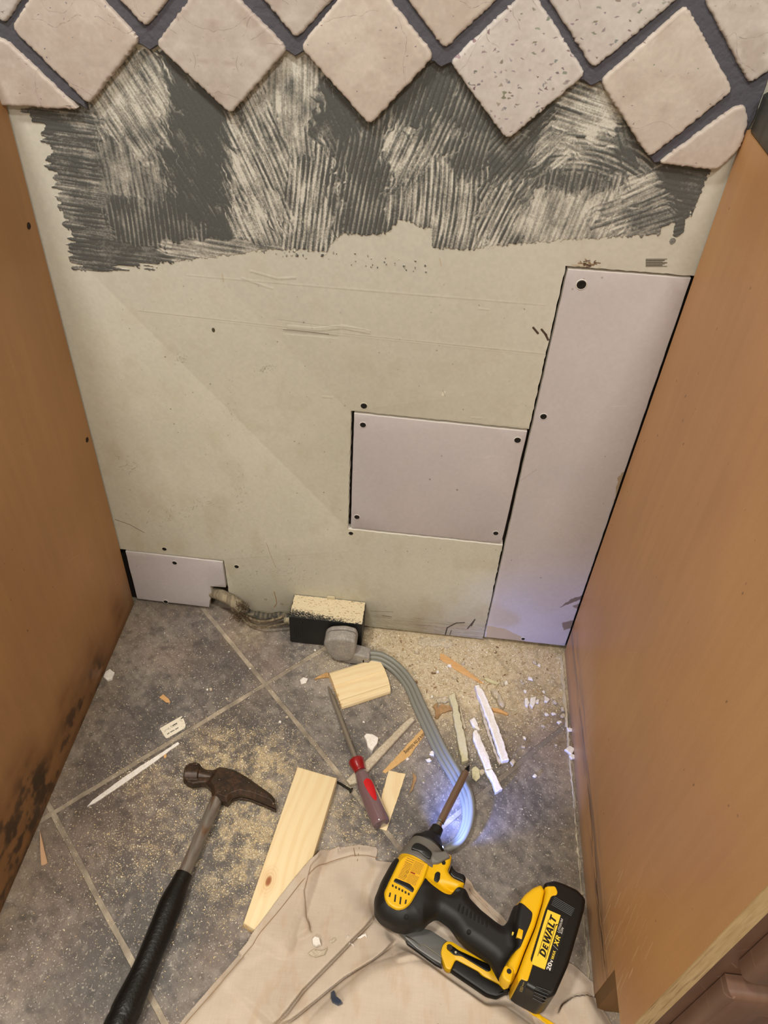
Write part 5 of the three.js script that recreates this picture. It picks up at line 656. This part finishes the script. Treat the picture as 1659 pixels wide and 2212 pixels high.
    g.strokeStyle = '#d8d2c4'; g.lineWidth = 5; g.beginPath(); g.moveTo(410, 470); g.lineTo(458, 340); g.stroke(); g.fillStyle = '#f2d23e'; g.font = 'bold italic 150px sans-serif'; g.save(); g.translate(462, 452); g.scale(0.98, 1); g.fillText('XR', 0, 0); g.restore();
    g.fillStyle = '#e8e4da'; g.font = 'italic 68px sans-serif'; g.fillText('LITHIUM', 700, 396); g.fillText('ION', 700, 462);
  });
  const bp = quadPlate(D3(740, 1262), D3(985, 452), D3(1300, 590), D3(1065, 1400), BT + 0.0009, 0.0008); part(t, 'battery_label', bp, M(0xffffff, 0.38, { map: print }), 'printed label on the battery, dark letters on yellow');
  const gauge = canvasTex(256, 256, null, (g) => { g.fillStyle = '#151414'; g.fillRect(0, 0, 256, 256); g.strokeStyle = '#c8a53c'; g.lineWidth = 5; g.strokeRect(20, 80, 84, 84); g.strokeRect(46, 104, 34, 34); g.beginPath(); g.moveTo(110, 122); g.lineTo(236, 122); for (const x of [140, 170, 200]) { g.moveTo(x, 92); g.lineTo(x, 152); } g.stroke(); });
  part(t, 'fuel_gauge', quadPlate(D3(530, 1660), D3(592, 1494), D3(690, 1534), D3(632, 1722), BT + 0.0012, 0.0012), M(0xffffff, 0.45, { map: gauge }), 'black charge gauge with icons');
  for (let k = 0; k < 6; k++) { const a = D3(1085 - k * 9, 262 + k * 22), b = D3(1392 - k * 10, 440 + k * 20); part(t, 'battery_rib', tube([V(a[0], BT + 0.0002, a[1]), V(b[0], BT + 0.0002, b[1])], 0.0011, 8), M(0x1b1b1b, 0.35)); }
  for (let k = 0; k < 5; k++) { const a = D3(812 - k * 14, 1600 + k * 42), b = D3(1020 - k * 30, 1668 + k * 42), c = D3(1075 - k * 34, 1640 + k * 46, 0.07); part(t, 'battery_rib', tube([V(a[0], BT + 0.0002, a[1]), V(b[0], BT - 0.0006, b[1]), V(c[0], 0.07, c[1])], 0.0013, 8), M(0x1b1b1b, 0.35)); }
  // belt hook boss at the foot
  const boss = rr([[355, 1270], [492, 1330], [440, 1545], [380, 1530], [318, 1470], [300, 1400]].map((q) => D3(...q)), 0.003, 4); part(t, 'hook_boss', loftPoly(boss, [[0, 0.06], [0, 0.082], [0.0006, 0.0834], [0.0018, 0.084]], FLAT), yellow);
  { const [x, z] = D3(412, 1370, 0.084); part(t, 'hook_hole', new THREE.CylinderGeometry(0.0028, 0.0028, 0.001, 18).translate(x, 0.084, z), black); }
}

// ---------------------------------------------------------------- folding utility knife under the drill
{
  const D = (X, Y, h) => onFloor(840 + X / 5.53, 1940 + Y / 5.53, h), Hh = 0.0232, t = thing('utility_knife', 'grey and yellow folding utility knife with a black grip and clip, beside the drill handle', 'utility knife', [D(700, 700, 0.02)[0], 0.01, D(700, 700, 0.02)[1]]);
  const rr = roundCorners, sl = (poly, h0, h1, mat, name, lbl, r = 0.002, bev = 0.0015, par = t) => part(par, name, loftPoly(rr(poly.map((q) => D(...q, h1)), r, 4), [[bev, h0], [0, h0 + bev], [0, h1 - bev], [bev * 0.3, h1 - bev * 0.3], [bev, h1]], FLAT), mat, lbl);
  const gunmetal = M(0x6a6a67, 0.42, { metalness: 0.3 });
  sl([[100, 375], [360, 345], [500, 380], [700, 510], [640, 600], [630, 790], [520, 730], [330, 600], [190, 470]], 0.009, 0.0195, gunmetal, 'blade_holder', 'grey metal blade holder');
  sl([[190, 470], [250, 470], [360, 570], [420, 600], [460, 650], [620, 790], [640, 830], [560, 790], [370, 650], [220, 540]], 0.0075, 0.0150, plastic, 'thumb_slide', 'dark slide along the lower edge', 0.0012, 0.001);
  part(t, 'edge_glint', tube([[200, 452], [290, 500], [380, 568], [420, 560], [520, 630], [630, 710]].map((q) => { const [x, z] = D(...q, 0.0197); return V(x, 0.0196, z); }), 0.0008, 6), steel, 'bright machined edge');
  sl([[640, 560], [690, 510], [760, 515], [840, 570], [1220, 790], [1260, 880], [1330, 940], [1440, 980], [1450, 1060], [1380, 1100], [1330, 1030], [1130, 930], [1080, 880], [800, 730], [740, 860], [680, 840], [640, 720], [620, 650]], 0.0078, Hh, yellow, 'handle', 'yellow handle scale', 0.003, 0.0018);
  sl([[800, 725], [1075, 870], [1100, 910], [1330, 1030], [1380, 1095], [1455, 1070], [1440, 1110], [1300, 1180], [1180, 1150], [900, 960], [740, 850]], 0.0074, 0.0225, rubber, 'grip', 'black rubber grip', 0.003, 0.003);
  const clip = sl([[690, 560], [720, 545], [770, 575], [830, 620], [1200, 790], [1225, 860], [1180, 880], [870, 690], [780, 680], [710, 620]], Hh + 0.0003, Hh + 0.0022, M(0x151413, 0.3, { metalness: 0.5 }), 'pocket_clip', 'black pocket clip', 0.0025, 0.0006);
  { const [x, z] = D(728, 590, Hh + 0.003); part(t, 'pivot_screw', new THREE.CylinderGeometry(0.0034, 0.0038, 0.0016, 20).translate(x, Hh + 0.003, z), M(0x5a5348, 0.3, { metalness: 1 })); const [a, b] = D(798, 648, Hh + 0.0028); part(clip, 'clip_rivet', new THREE.CylinderGeometry(0.0014, 0.0014, 0.0012, 12).translate(a, Hh + 0.0026, b), M(0xd6cfae, 0.4, { metalness: 0.6 })); }
}

// ---------------------------------------------------------------- scraps and crumbs on the floor
const gyp = M(0xffffff, 0.95, { map: canvasTex(256, 256, (u, v) => { const n = fbm(u * 30, v * 30, 4); return mix3([228, 221, 210], [250, 247, 242], clamp(n * 1.5 - 0.25)); }) }), gypPaper = M(0xffffff, 0.9, { map: canvasTex(256, 256, (u, v) => { const n = fbm(u * 22, v * 22, 4); return mix3([196, 188, 150], [218, 212, 178], n); }) }), gypDirty = M(0xffffff, 0.95, { map: canvasTex(256, 256, (u, v) => { const n = fbm(u * 30 + 4, v * 30, 4); return mix3([176, 162, 138], [216, 206, 184], clamp(n * 1.5 - 0.25)); }) });
const tanWood = M(0xffffff, 0.75, { map: canvasTex(256, 256, (u, v) => mix3([206, 158, 100], [226, 182, 126], fbm(u * 6, v * 50, 3))) }), kraft = M(0xffffff, 0.9, { map: canvasTex(256, 256, (u, v) => mix3([150, 116, 78], [190, 156, 114], fbm(u * 16, v * 16, 4))) });
const c4 = (X, Y) => [800 + X / 3.606, 1340 + Y / 3.606], c5 = (X, Y) => [550 + X / 2.212, 1240 + Y / 2.212], c6 = (X, Y) => [X / 2.37, 1280 + Y / 2.37], cL = (X, Y) => [X / 4.319, 1700 + Y / 4.319];
const px = (a, b) => [a, b];
function slab(name, label, category, pts, conv, h, mat, { lift = 0.0003, bevel = 0.0012, jag = 0.0005, seed = 1, group, step = 0.004, bumpy = 0.0006, uv = 18 } = {}) {
  const poly = resample(pts.map((q) => onFloor(...conv(...q), lift + h)), step, jag, seed), r = rng(seed), ox = r(), a = r() * 40;
  const g = loftPoly(poly, [[bevel * 0.5, lift], [0, lift + h * 0.3], [0, lift + h - Math.min(bevel, h * 0.4)], [bevel, lift + h]], (x, z, y) => [x, y + (y > lift + h * 0.5 ? (noise(x * 260 + a, z * 260) - 0.5) * bumpy : 0), z]);
  return solo(name, label, category, uvBy(g, (x, y, z) => [x * uv + ox, z * uv + y * uv]), mat, group);
}
const STRIPS = 'gypsum strips cut from the drywall';
slab('drywall_strip', 'cream paper-faced drywall strip, left one of the three upright strips', 'drywall strip', [[612, 585], [655, 555], [688, 680], [720, 820], [738, 905], [768, 1080], [715, 1100], [690, 980], [676, 900], [655, 790], [640, 680]], c4, 0.0115, gypPaper, { seed: 2, group: STRIPS, jag: 0.0009 });
slab('drywall_strip', 'thin torn drywall sliver leaning along the cream strip', 'drywall strip', [[694, 664], [712, 700], [748, 832], [728, 850], [712, 780]], c4, 0.006, gypDirty, { seed: 3, group: STRIPS, jag: 0.0007 });
slab('drywall_strip', 'longest white drywall strip, rightmost of the upright strips', 'drywall strip', [[815, 506], [850, 500], [890, 562], [950, 700], [1002, 835], [1052, 985], [1080, 1080], [1028, 1095], [1000, 1030], [945, 860], [885, 700], [832, 560]], c4, 0.0125, gyp, { seed: 4, group: STRIPS, jag: 0.0007 });
slab('drywall_strip', 'dull beige drywall strip half under the longest white strip', 'drywall strip', [[852, 652], [872, 690], [930, 860], [985, 1030], [1022, 1108], [1004, 1130], [982, 1060], [930, 930], [880, 770]], c4, 0.007, gypDirty, { seed: 5, group: STRIPS, jag: 0.0009 });
slab('drywall_strip', 'white rounded drywall strip cracked across its lower half', 'drywall strip', [[800, 870], [812, 852], [832, 850], [852, 892], [880, 960], [925, 1060], [948, 1150], [896, 1162], [880, 1110], [830, 985], [802, 915]], c4, 0.0105, gyp, { seed: 6, group: STRIPS, jag: 0.0006 });
slab('drywall_strip', 'broken-off white end of the cracked drywall strip', 'drywall strip', [[897, 1166], [949, 1154], [985, 1215], [1032, 1310], [980, 1335], [942, 1240]], c4, 0.0108, gyp, { seed: 7, group: STRIPS, jag: 0.0007 });
slab('drywall_strip', 'short white drywall scrap above the cracked strip', 'drywall strip', [[778, 772], [808, 750], [832, 790], [856, 852], [836, 850], [818, 835], [788, 800]], c4, 0.008, gyp, { seed: 8, group: STRIPS, jag: 0.0009 });
slab('drywall_strip', 'straight grey-white drywall strip beneath the screwdriver handle', 'drywall strip', [[878, 1555], [891, 1546], [896, 1554], [772, 1690], [756, 1694], [748, 1684]], px, 0.0085, gypDirty, { seed: 9, group: STRIPS, jag: 0.0003 });
slab('drywall_strip', 'long thin white sliver on the left, pointed at one end', 'drywall strip', [[188, 1741], [200, 1728], [250, 1691], [300, 1656], [348, 1626], [384, 1602], [388, 1606], [366, 1621], [340, 1641], [260, 1697], [206, 1733]], px, 0.003, gyp, { seed: 10, group: STRIPS, jag: 0.0003, bevel: 0.0005, bumpy: 0.0001 });
slab('wood_sliver', 'orange-tan wood sliver lying in the dust near the wall', 'wood sliver', [[950, 1412], [958, 1412], [1000, 1440], [1046, 1477], [1036, 1475], [1028, 1470], [990, 1450], [951, 1424]], px, 0.0016, tanWood, { seed: 11, jag: 0.0003, bevel: 0.0003 });
slab('wood_sliver', 'pale triangular wood splinter by the left cabinet', 'wood sliver', [[371, 410], [380, 440], [442, 704], [414, 722], [384, 728], [374, 600]], cL, 0.0022, M(0xd8b08a, 0.8), { seed: 12, jag: 0.0002, bevel: 0.0004, step: 0.006 });
slab('wood_sliver', 'pale pointed splinter at the left end of the trim offcut', 'wood sliver', [[285, 500], [320, 478], [352, 466], [356, 490], [318, 494]], c5, 0.004, pineEnd, { seed: 13, jag: 0.0002, bevel: 0.0006 });
slab('wood_sliver', 'flat pale wood scrap with a crease beneath the screwdriver handle', 'wood sliver', [[640, 938], [722, 955], [692, 1050], [660, 1140], [630, 1226], [572, 1208], [596, 1110], [612, 1040]], c5, 0.0018, M(0xffffff, 0.7, { map: pine(9) }), { seed: 14, jag: 0.0004, bevel: 0.0004, uv: 9, bumpy: 0.0012 });
slab('wood_chip', 'small tan wood chip on the left grey tile above the paper label', 'wood chip', [[815, 535], [836, 520], [866, 546], [872, 563], [850, 562]], c6, 0.0012, tanWood, { seed: 15, jag: 0.0002, bevel: 0.0002, step: 0.003 });
slab('wood_chip', 'tiny tan wood chip beside the long white sliver', 'wood chip', [[838, 818], [852, 819], [852, 845], [839, 846]], c6, 0.0012, tanWood, { seed: 16, jag: 0.0001, bevel: 0.0002, step: 0.003 });
slab('paper_scrap', 'flat torn brown paper strip on the dust at the foot of the wall', 'paper scrap', [[370, 150], [400, 132], [470, 138], [560, 140], [640, 158], [648, 190], [600, 212], [545, 196], [500, 204], [450, 192], [430, 206], [368, 184]], c4, 0.0016, gypDirty, { seed: 17, jag: 0.0014, bevel: 0.0003, bumpy: 0.002 });
slab('paper_scrap', 'curled brown kraft paper scrap beside the grey cord', 'paper scrap', [[486, 668], [520, 645], [520, 680], [560, 655], [640, 665], [650, 700], [600, 705], [560, 715], [525, 765], [498, 750], [510, 700]], c4, 0.004, kraft, { seed: 18, jag: 0.0012, bevel: 0.0004, bumpy: 0.005 });
slab('paper_scrap', 'crumpled dusty paper scrap above the curled kraft paper', 'paper scrap', [[520, 612], [560, 596], [612, 602], [618, 628], [570, 640], [528, 640]], c4, 0.005, gypDirty, { seed: 19, jag: 0.0012, bevel: 0.0006, bumpy: 0.004 });
slab('paper_scrap', 'twisted thin tan paper curl right of the wood scrap', 'paper scrap', [[752, 944], [770, 960], [774, 985], [756, 1030], [736, 1056], [752, 1005], [758, 975]], c5, 0.003, kraft, { seed: 20, jag: 0.0006, bevel: 0.0003, bumpy: 0.004 });
slab('paper_scrap', 'ragged brown paper and plaster lump right of the longest strip', 'paper scrap', [[940, 540], [980, 532], [1020, 590], [1052, 650], [1040, 676], [1005, 655], [985, 600], [960, 580]], c4, 0.009, gypDirty, { seed: 21, jag: 0.0014, bevel: 0.001, bumpy: 0.005 });
slab('paper_scrap', 'narrow brown splinter lying below the ragged paper lump', 'paper scrap', [[940, 682], [985, 680], [1040, 706], [1078, 722], [1070, 736], [1020, 718], [960, 704]], c4, 0.005, tanWood, { seed: 22, jag: 0.0006, bevel: 0.0006 });
slab('paper_scrap', 'grey-green paper strip lying right of the orange sliver', 'paper scrap', [[968, 278], [985, 286], [1082, 378], [1070, 390]], c4, 0.002, M(0xb4a68e, 0.9), { seed: 23, jag: 0.0005, bevel: 0.0004 });
slab('paper_scrap', 'pale green paper-faced crumb strip below the orange sliver', 'paper scrap', [[885, 448], [905, 444], [1008, 486], [990, 498], [920, 476]], c4, 0.005, gypPaper, { seed: 24, jag: 0.0006, bevel: 0.0006 });
// strip of kraft paper with a line of print, and the paper label
{
  const pts = [[610, 946], [640, 914], [725, 820], [800, 740], [832, 724], [834, 742], [790, 800], [742, 868], [680, 915], [626, 953]].map((q) => onFloor(...c5(...q), 0.0012)), a = onFloor(...c5(612, 948), 0.001), b = onFloor(...c5(832, 730), 0.001), d = [b[0] - a[0], b[1] - a[1]], l = Math.hypot(...d); d[0] /= l; d[1] /= l;
  const map = canvasTex(1024, 128, (u, v) => mix3([206, 164, 104], [222, 184, 126], fbm(u * 40, v * 8, 3)), (g) => { g.fillStyle = '#241a10'; g.font = 'bold italic 44px sans-serif'; g.fillText('or more of the following', 60, 60); });
  solo('paper_scrap', 'narrow tan paper strip printed with a line of black words', 'paper scrap', uvBy(loftPoly(resample(pts, 0.004, 0.0004, 3), [[0, 0.0003], [0, 0.0012], [0.0002, 0.0015]], (x, z, y) => [x, y + (y > 0.001 ? 0.0005 * noise(x * 200, z * 200) : 0), z]), (x, y, z) => { const dx = x - a[0], dz = z - a[1]; return [1 - (dx * d[0] + dz * d[1]) / l, 0.5 + (-dx * d[1] + dz * d[0]) / 0.022]; }), M(0xffffff, 0.9, { map }), undefined);
  const cs = (X, Y) => onFloor(330 + X / 18.43, 1530 + Y / 18.43, 0.0006), o = cs(300, 830), e = cs(1290, 330), f = cs(530, 1180), u = [e[0] - o[0], e[1] - o[1]], ul = Math.hypot(...u), w = [f[0] - o[0], f[1] - o[1]], wl = Math.hypot(...w);
  const lab = canvasTex(512, 256, (x, y) => { const n = fbm(x * 10, y * 10, 3); return mix3([236, 228, 208], [200, 194, 172], sstep(0.5, 0.75, n) * sstep(0.55, 0.9, x)); }, (g) => { g.strokeStyle = '#2a2620'; g.lineWidth = 5; g.lineJoin = 'round'; g.beginPath(); g.moveTo(40, 118); g.lineTo(92, 78); g.lineTo(110, 94); g.lineTo(150, 70); g.lineTo(128, 104); g.lineTo(170, 118); g.stroke(); g.fillStyle = '#1c1915'; g.font = 'bold italic 52px sans-serif'; g.fillText('C', 178, 92); g.fillRect(222, 66, 100, 22); g.fillRect(204, 102, 120, 7); const r = rng(4); let x = 66; for (const n of [3, 5, 4]) { for (let k = 0; k < n; k++) { g.fillRect(x, 176 + r() * 6, 13, 24); x += 17; } x += 18; } g.fillRect(424, 20, 40, 26); });
  solo('paper_label', 'small white printed paper label stuck on the left tile along a grout line', 'label', uvBy(loftPoly(resample(roundCorners([[275, 800], [640, 590], [1150, 300], [1215, 400], [1310, 640], [1290, 775], [920, 1000], [560, 1195], [500, 1165]].map((q) => cs(...q)), 0.0015, 3), 0.004, 0.0001, 5), [[0, 0.0002], [0, 0.0005], [0.0001, 0.0006]], FLAT), (x, y, z) => { const dx = x - o[0], dz = z - o[1]; return [(dx * u[0] + dz * u[1]) / (ul * ul), 1 - (dx * w[0] + dz * w[1]) / (wl * wl)]; }), M(0xffffff, 0.7, { map: lab }));
}
// chips of plaster: the large ones one by one, then crumbs that nothing tells apart
const CH = 'plaster chips on the floor';
const chip = (label, pts, conv, h, seed, mat = gyp) => slab('plaster_chip', label, 'plaster chip', pts, conv, h, mat, { seed, group: CH, jag: 0.0004, step: 0.003, bevel: 0.0009 });
chip('white plaster chip beside the left cabinet on the grey tile', [[530, 430], [540, 402], [562, 389], [586, 406], [574, 438], [548, 446]], c6, 0.006, 51);
chip('small white plaster chip left of the trim offcut', [[648, 1468], [655, 1462], [665, 1465], [662, 1474], [650, 1477]], px, 0.004, 52);
chip('large angular white plaster chunk between screwdriver shaft and grey-white strip', [[524, 772], [535, 760], [562, 762], [592, 780], [586, 808], [562, 842], [542, 826], [536, 800]], c5, 0.01, 53);
chip('cream oval plaster flake just beyond the driver bit', [[788, 1160], [802, 1140], [822, 1134], [850, 1160], [856, 1222], [826, 1252], [796, 1226]], c4, 0.004, 54, gypPaper);
chip('square white plaster chip against the right cabinet', [[1514, 1002], [1556, 974], [1600, 1000], [1568, 1042]], c4, 0.006, 55);
chip('round white plaster crumb below the square chip at the right cabinet', [[1552, 1052], [1570, 1036], [1594, 1046], [1596, 1072], [1570, 1078]], c4, 0.006, 56);
chip('triangular white plaster chip near the right cabinet, alone', [[1360, 584], [1400, 612], [1380, 634], [1356, 628]], c4, 0.005, 57);
chip('left one of two white plaster flakes standing side by side', [[1205, 606], [1226, 598], [1240, 640], [1228, 668], [1206, 656]], c4, 0.006, 58);
chip('right one of two white plaster flakes standing side by side', [[1250, 600], [1292, 590], [1288, 640], [1266, 680], [1242, 650]], c4, 0.006, 59);
chip('white plaster crumb at the lower end of the longest strip', [[1088, 1100], [1110, 1074], [1134, 1098], [1112, 1130]], c4, 0.006, 60, gypDirty);
{
  const CR = [[1192, 490], [1206, 554], [1500, 694], [1424, 734], [1495, 746], [1372, 736], [1342, 822], [1550, 860], [1446, 972], [480, 1040], [530, 1078], [456, 1090], [325, 882], [480, 596], [362, 256], [620, 356], [720, 336], [524, 402], [960, 636], [1060, 496], [1282, 328], [1314, 352], [1192, 990], [1196, 918], [872, 1188], [1280, 1214], [1030, 500], [1240, 460], [1180, 470], [1350, 560], [1440, 640], [1470, 800], [345, 410], [270, 520], [660, 455], [1300, 640]], proto = [];
  const mk = (seed) => { const r = rng(seed), p = []; for (let k = 0; k < 7; k++) { const a = k / 7 * 6.283, q = 0.0034 * (0.6 + r() * 0.7); p.push([Math.cos(a) * q, Math.sin(a) * q * (0.6 + r() * 0.4)]); } const g = loftPoly(resample(p, 0.0016, 0.0002, seed), [[0.0004, 0], [0, 0.001], [0, 0.0022], [0.0008, 0.0032]], FLAT); return uvBy(g, (x, y, z) => [x * 30 + seed * 0.13, z * 30 + y * 30]); }, geos = [1, 2, 3, 4].map(mk), r = rng(90);
  const put = (x, y, s, k) => { const [a, b] = onFloor(x, y, 0.001), o = shade(new THREE.Mesh(geos[k % 4], k % 2 ? gyp : gypDirty)); o.name = numbered('plaster_crumb'); o.position.set(a, 0.0003, b); o.rotation.y = r() * 6.28; o.scale.setScalar(s); o.userData = { label: 'pea-sized white plaster crumb scattered on the dusty floor tiles', category: 'plaster crumb', group: 'pea-sized plaster crumbs on the floor' }; scene.add(o); };
  CR.forEach(([X, Y], k) => put(...c4(X, Y), 0.75 + r() * 0.8, k));
  [[455, 1490], [448, 1490], [485, 1350], [680, 1405], [620, 1550], [605, 1560], [770, 1460], [785, 1560], [740, 1580], [585, 1745], [490, 1510], [540, 1445], [915, 1690], [880, 1640]].forEach(([x, y], k) => put(x, y, 0.5 + r() * 0.5, k));
}
// scraps on the cloth
const onCloth = (a, b) => { let h = 0.006; for (let k = 0; k < 4; k++) { const [x, z] = onFloor(a, b, h); h = clothHeight(x, z); } const [x, z] = onFloor(a, b, h); return [x, h, z]; };
function clothBit(name, label, category, pts, h, mat, seed) { const r = rng(seed), q = pts.map((p) => { const [x, , z] = onCloth(...p); return [x, z]; }); const g = loftPoly(resample(q, 0.002, 0.0003, seed), [[0.0003, 0], [0, h * 0.4], [0, h * 0.7], [0.0006, h]], (x, z, y) => [x, clothHeight(x, z) + 0.0004 + y + (y > 0 ? noise(x * 400 + seed, z * 400) * h * 0.4 : 0), z]); return solo(name, label, category, uvBy(g, (x, y, z) => [x * 25, z * 25]), mat); }
clothBit('plaster_chip', 'white plaster lump lying on the beige cloth above a crushed crumb patch', 'plaster chip', [[674, 2034], [680, 2026], [690, 2030], [694, 2044], [684, 2048], [676, 2044]], 0.006, gyp, 3);
clothBit('plaster_chip', 'crushed grey-white crumbs beside the plaster lump on the cloth', 'plaster chip', [[665, 2062], [678, 2052], [694, 2056], [708, 2050], [700, 2064], [680, 2069]], 0.003, gypDirty, 4);
clothBit('plaster_chip', 'thin white shard across the dark fold of the cloth', 'plaster chip', [[746, 2030], [752, 2032], [764, 2042], [766, 2048], [756, 2040]], 0.0015, gyp, 5);
clothBit('plaster_chip', 'curved white paper shaving on the cloth near the driver', 'plaster chip', [[771, 2028], [782, 2020], [790, 2017], [793, 2027], [788, 2022], [778, 2028]], 0.0015, gyp, 6);
clothBit('plaster_chip', 'elongated pale flake on the cloth right of the plaster lump', 'plaster chip', [[711, 2034], [722, 2026], [727, 2030], [716, 2038]], 0.0012, gypDirty, 7);
clothBit('foil_scrap', 'crumpled dark blue foil scrap on the front of the cloth', 'foil scrap', [[715, 2146], [722, 2142], [726, 2156], [735, 2162], [740, 2170], [730, 2174], [718, 2168], [714, 2158]], 0.006, M(0x4a566c, 0.35, { metalness: 0.4 }), 8);
clothBit('yellow_strip', 'narrow glossy yellow strip poking out of a cloth fold below the battery', 'plastic strip', [[1126, 2174], [1133, 2173], [1160, 2189], [1190, 2208], [1206, 2220], [1190, 2222], [1158, 2198]], 0.002, yellow, 9);
// nail
{ const a = at(727, 1689, 'y', 0.004), b = at(758, 1707, 'y', 0.005), d = b.clone().sub(a).normalize(), t = thing('nail', 'dark bent nail between the board and the screwdriver handle', 'nail', [a.x, 0, a.z]), mt = M(0x26241f, 0.4, { metalness: 0.8 }); part(t, 'shank', tube([a, a.clone().addScaledVector(d, 0.008).add(V(0, 0.001, 0)), b], [0.0016, 0.0017, 0.0018], 10), mt); part(t, 'nail_head', tube([b, b.clone().addScaledVector(d, 0.0014)], [0.0042, 0.0042], 14), mt); }
// thin line of old adhesive along the right cabinet
part(floor, 'adhesive_line', uvBy(loftPoly(resample([[0.3722, 0.012], [0.3775, 0.012], [0.3775, 0.53], [0.3742, 0.53], [0.3748, 0.3], [0.373, 0.18]], 0.005, 0.0012, 6), [[0, -0.0004], [0.0002, 0.0014], [0.0009, 0.0022]], FLAT), floorUV), gypDirty, 'ragged beige line of dried adhesive');

// ---- dust that nobody could count
function flakes(name, label, category, count, dens, sizes, colors, seed, area, minY = 0.0004) {
  const g = new THREE.BoxGeometry(1, 0.25, 0.32), m = M(0xffffff, 0.9), o = shade(new THREE.InstancedMesh(g, m, count)), r = rng(seed), q = new THREE.Object3D(), c = new THREE.Color(); let n = 0;
  for (let t = 0; t < count * 60 && n < count; t++) { const x = mix(area[0], area[1], r()), z = mix(area[2], area[3], r()); if (r() > dens(x, z)) continue; const s = mix(sizes[0], sizes[1], r() * r()); q.position.set(x, minY + s * 0.15, z); q.rotation.set((r() - 0.5) * 0.7, r() * 6.28, (r() - 0.5) * 0.7); q.scale.set(s, s * 0.7, s * (0.6 + r())); q.updateMatrix(); o.setMatrixAt(n, q.matrix); const k = colors[Math.floor(r() * colors.length)]; c.set(k).multiplyScalar(0.85 + r() * 0.25); o.setColorAt(n, c); n++; }
  o.count = n; o.name = name; o.userData = { label, category, kind: 'stuff' }; scene.add(o); return o;
}
flakes('sawdust', 'yellow sawdust scattered over the tiles around the hammer', 'sawdust', 16000, (x, z) => clamp(saw(x, z) * 0.9 + 0.012), [0.0007, 0.0026], [0xeedfb8, 0xe4cd9c, 0xf6ebd0, 0xd6bc88], 1, [-0.36, 0.14, 0.12, 0.62]);
flakes('plaster_dust', 'cream plaster dust and crumbs heaped along the wall on the right', 'plaster dust', 15000, (x, z) => clamp(plaster(x, z) * (0.3 + fbm(x * 90, z * 90, 3)) * 0.9), [0.0007, 0.0034], [0xe8dcc2, 0xdacaa8, 0xf2ead8, 0xb8a07c, 0xe8dcc2], 2, [-0.1, 0.375, 0.002, 0.26]);
flakes('dust_specks', 'fine pale specks strewn over all the grey floor tiles', 'dust', 5200, (x, z) => clamp(0.25 + 0.6 * sstep(0.4, 0.7, fbm(x * 14, z * 14, 3))), [0.0006, 0.0022], [0xf2ead8, 0xe6d8ba, 0xffffff], 3, [-0.37, 0.365, 0.01, 0.75]);
flakes('torn_fibres', 'brown paper fibres and splinters mixed into the dust by the strips', 'debris', 170, (x, z) => clamp(plaster(x, z)), [0.002, 0.007], [0x9a7a56, 0x7e6248, 0xb99a70, 0xd0b890], 4, [0.05, 0.36, 0.01, 0.24], 0.0012);

renderer.render(scene, camera);
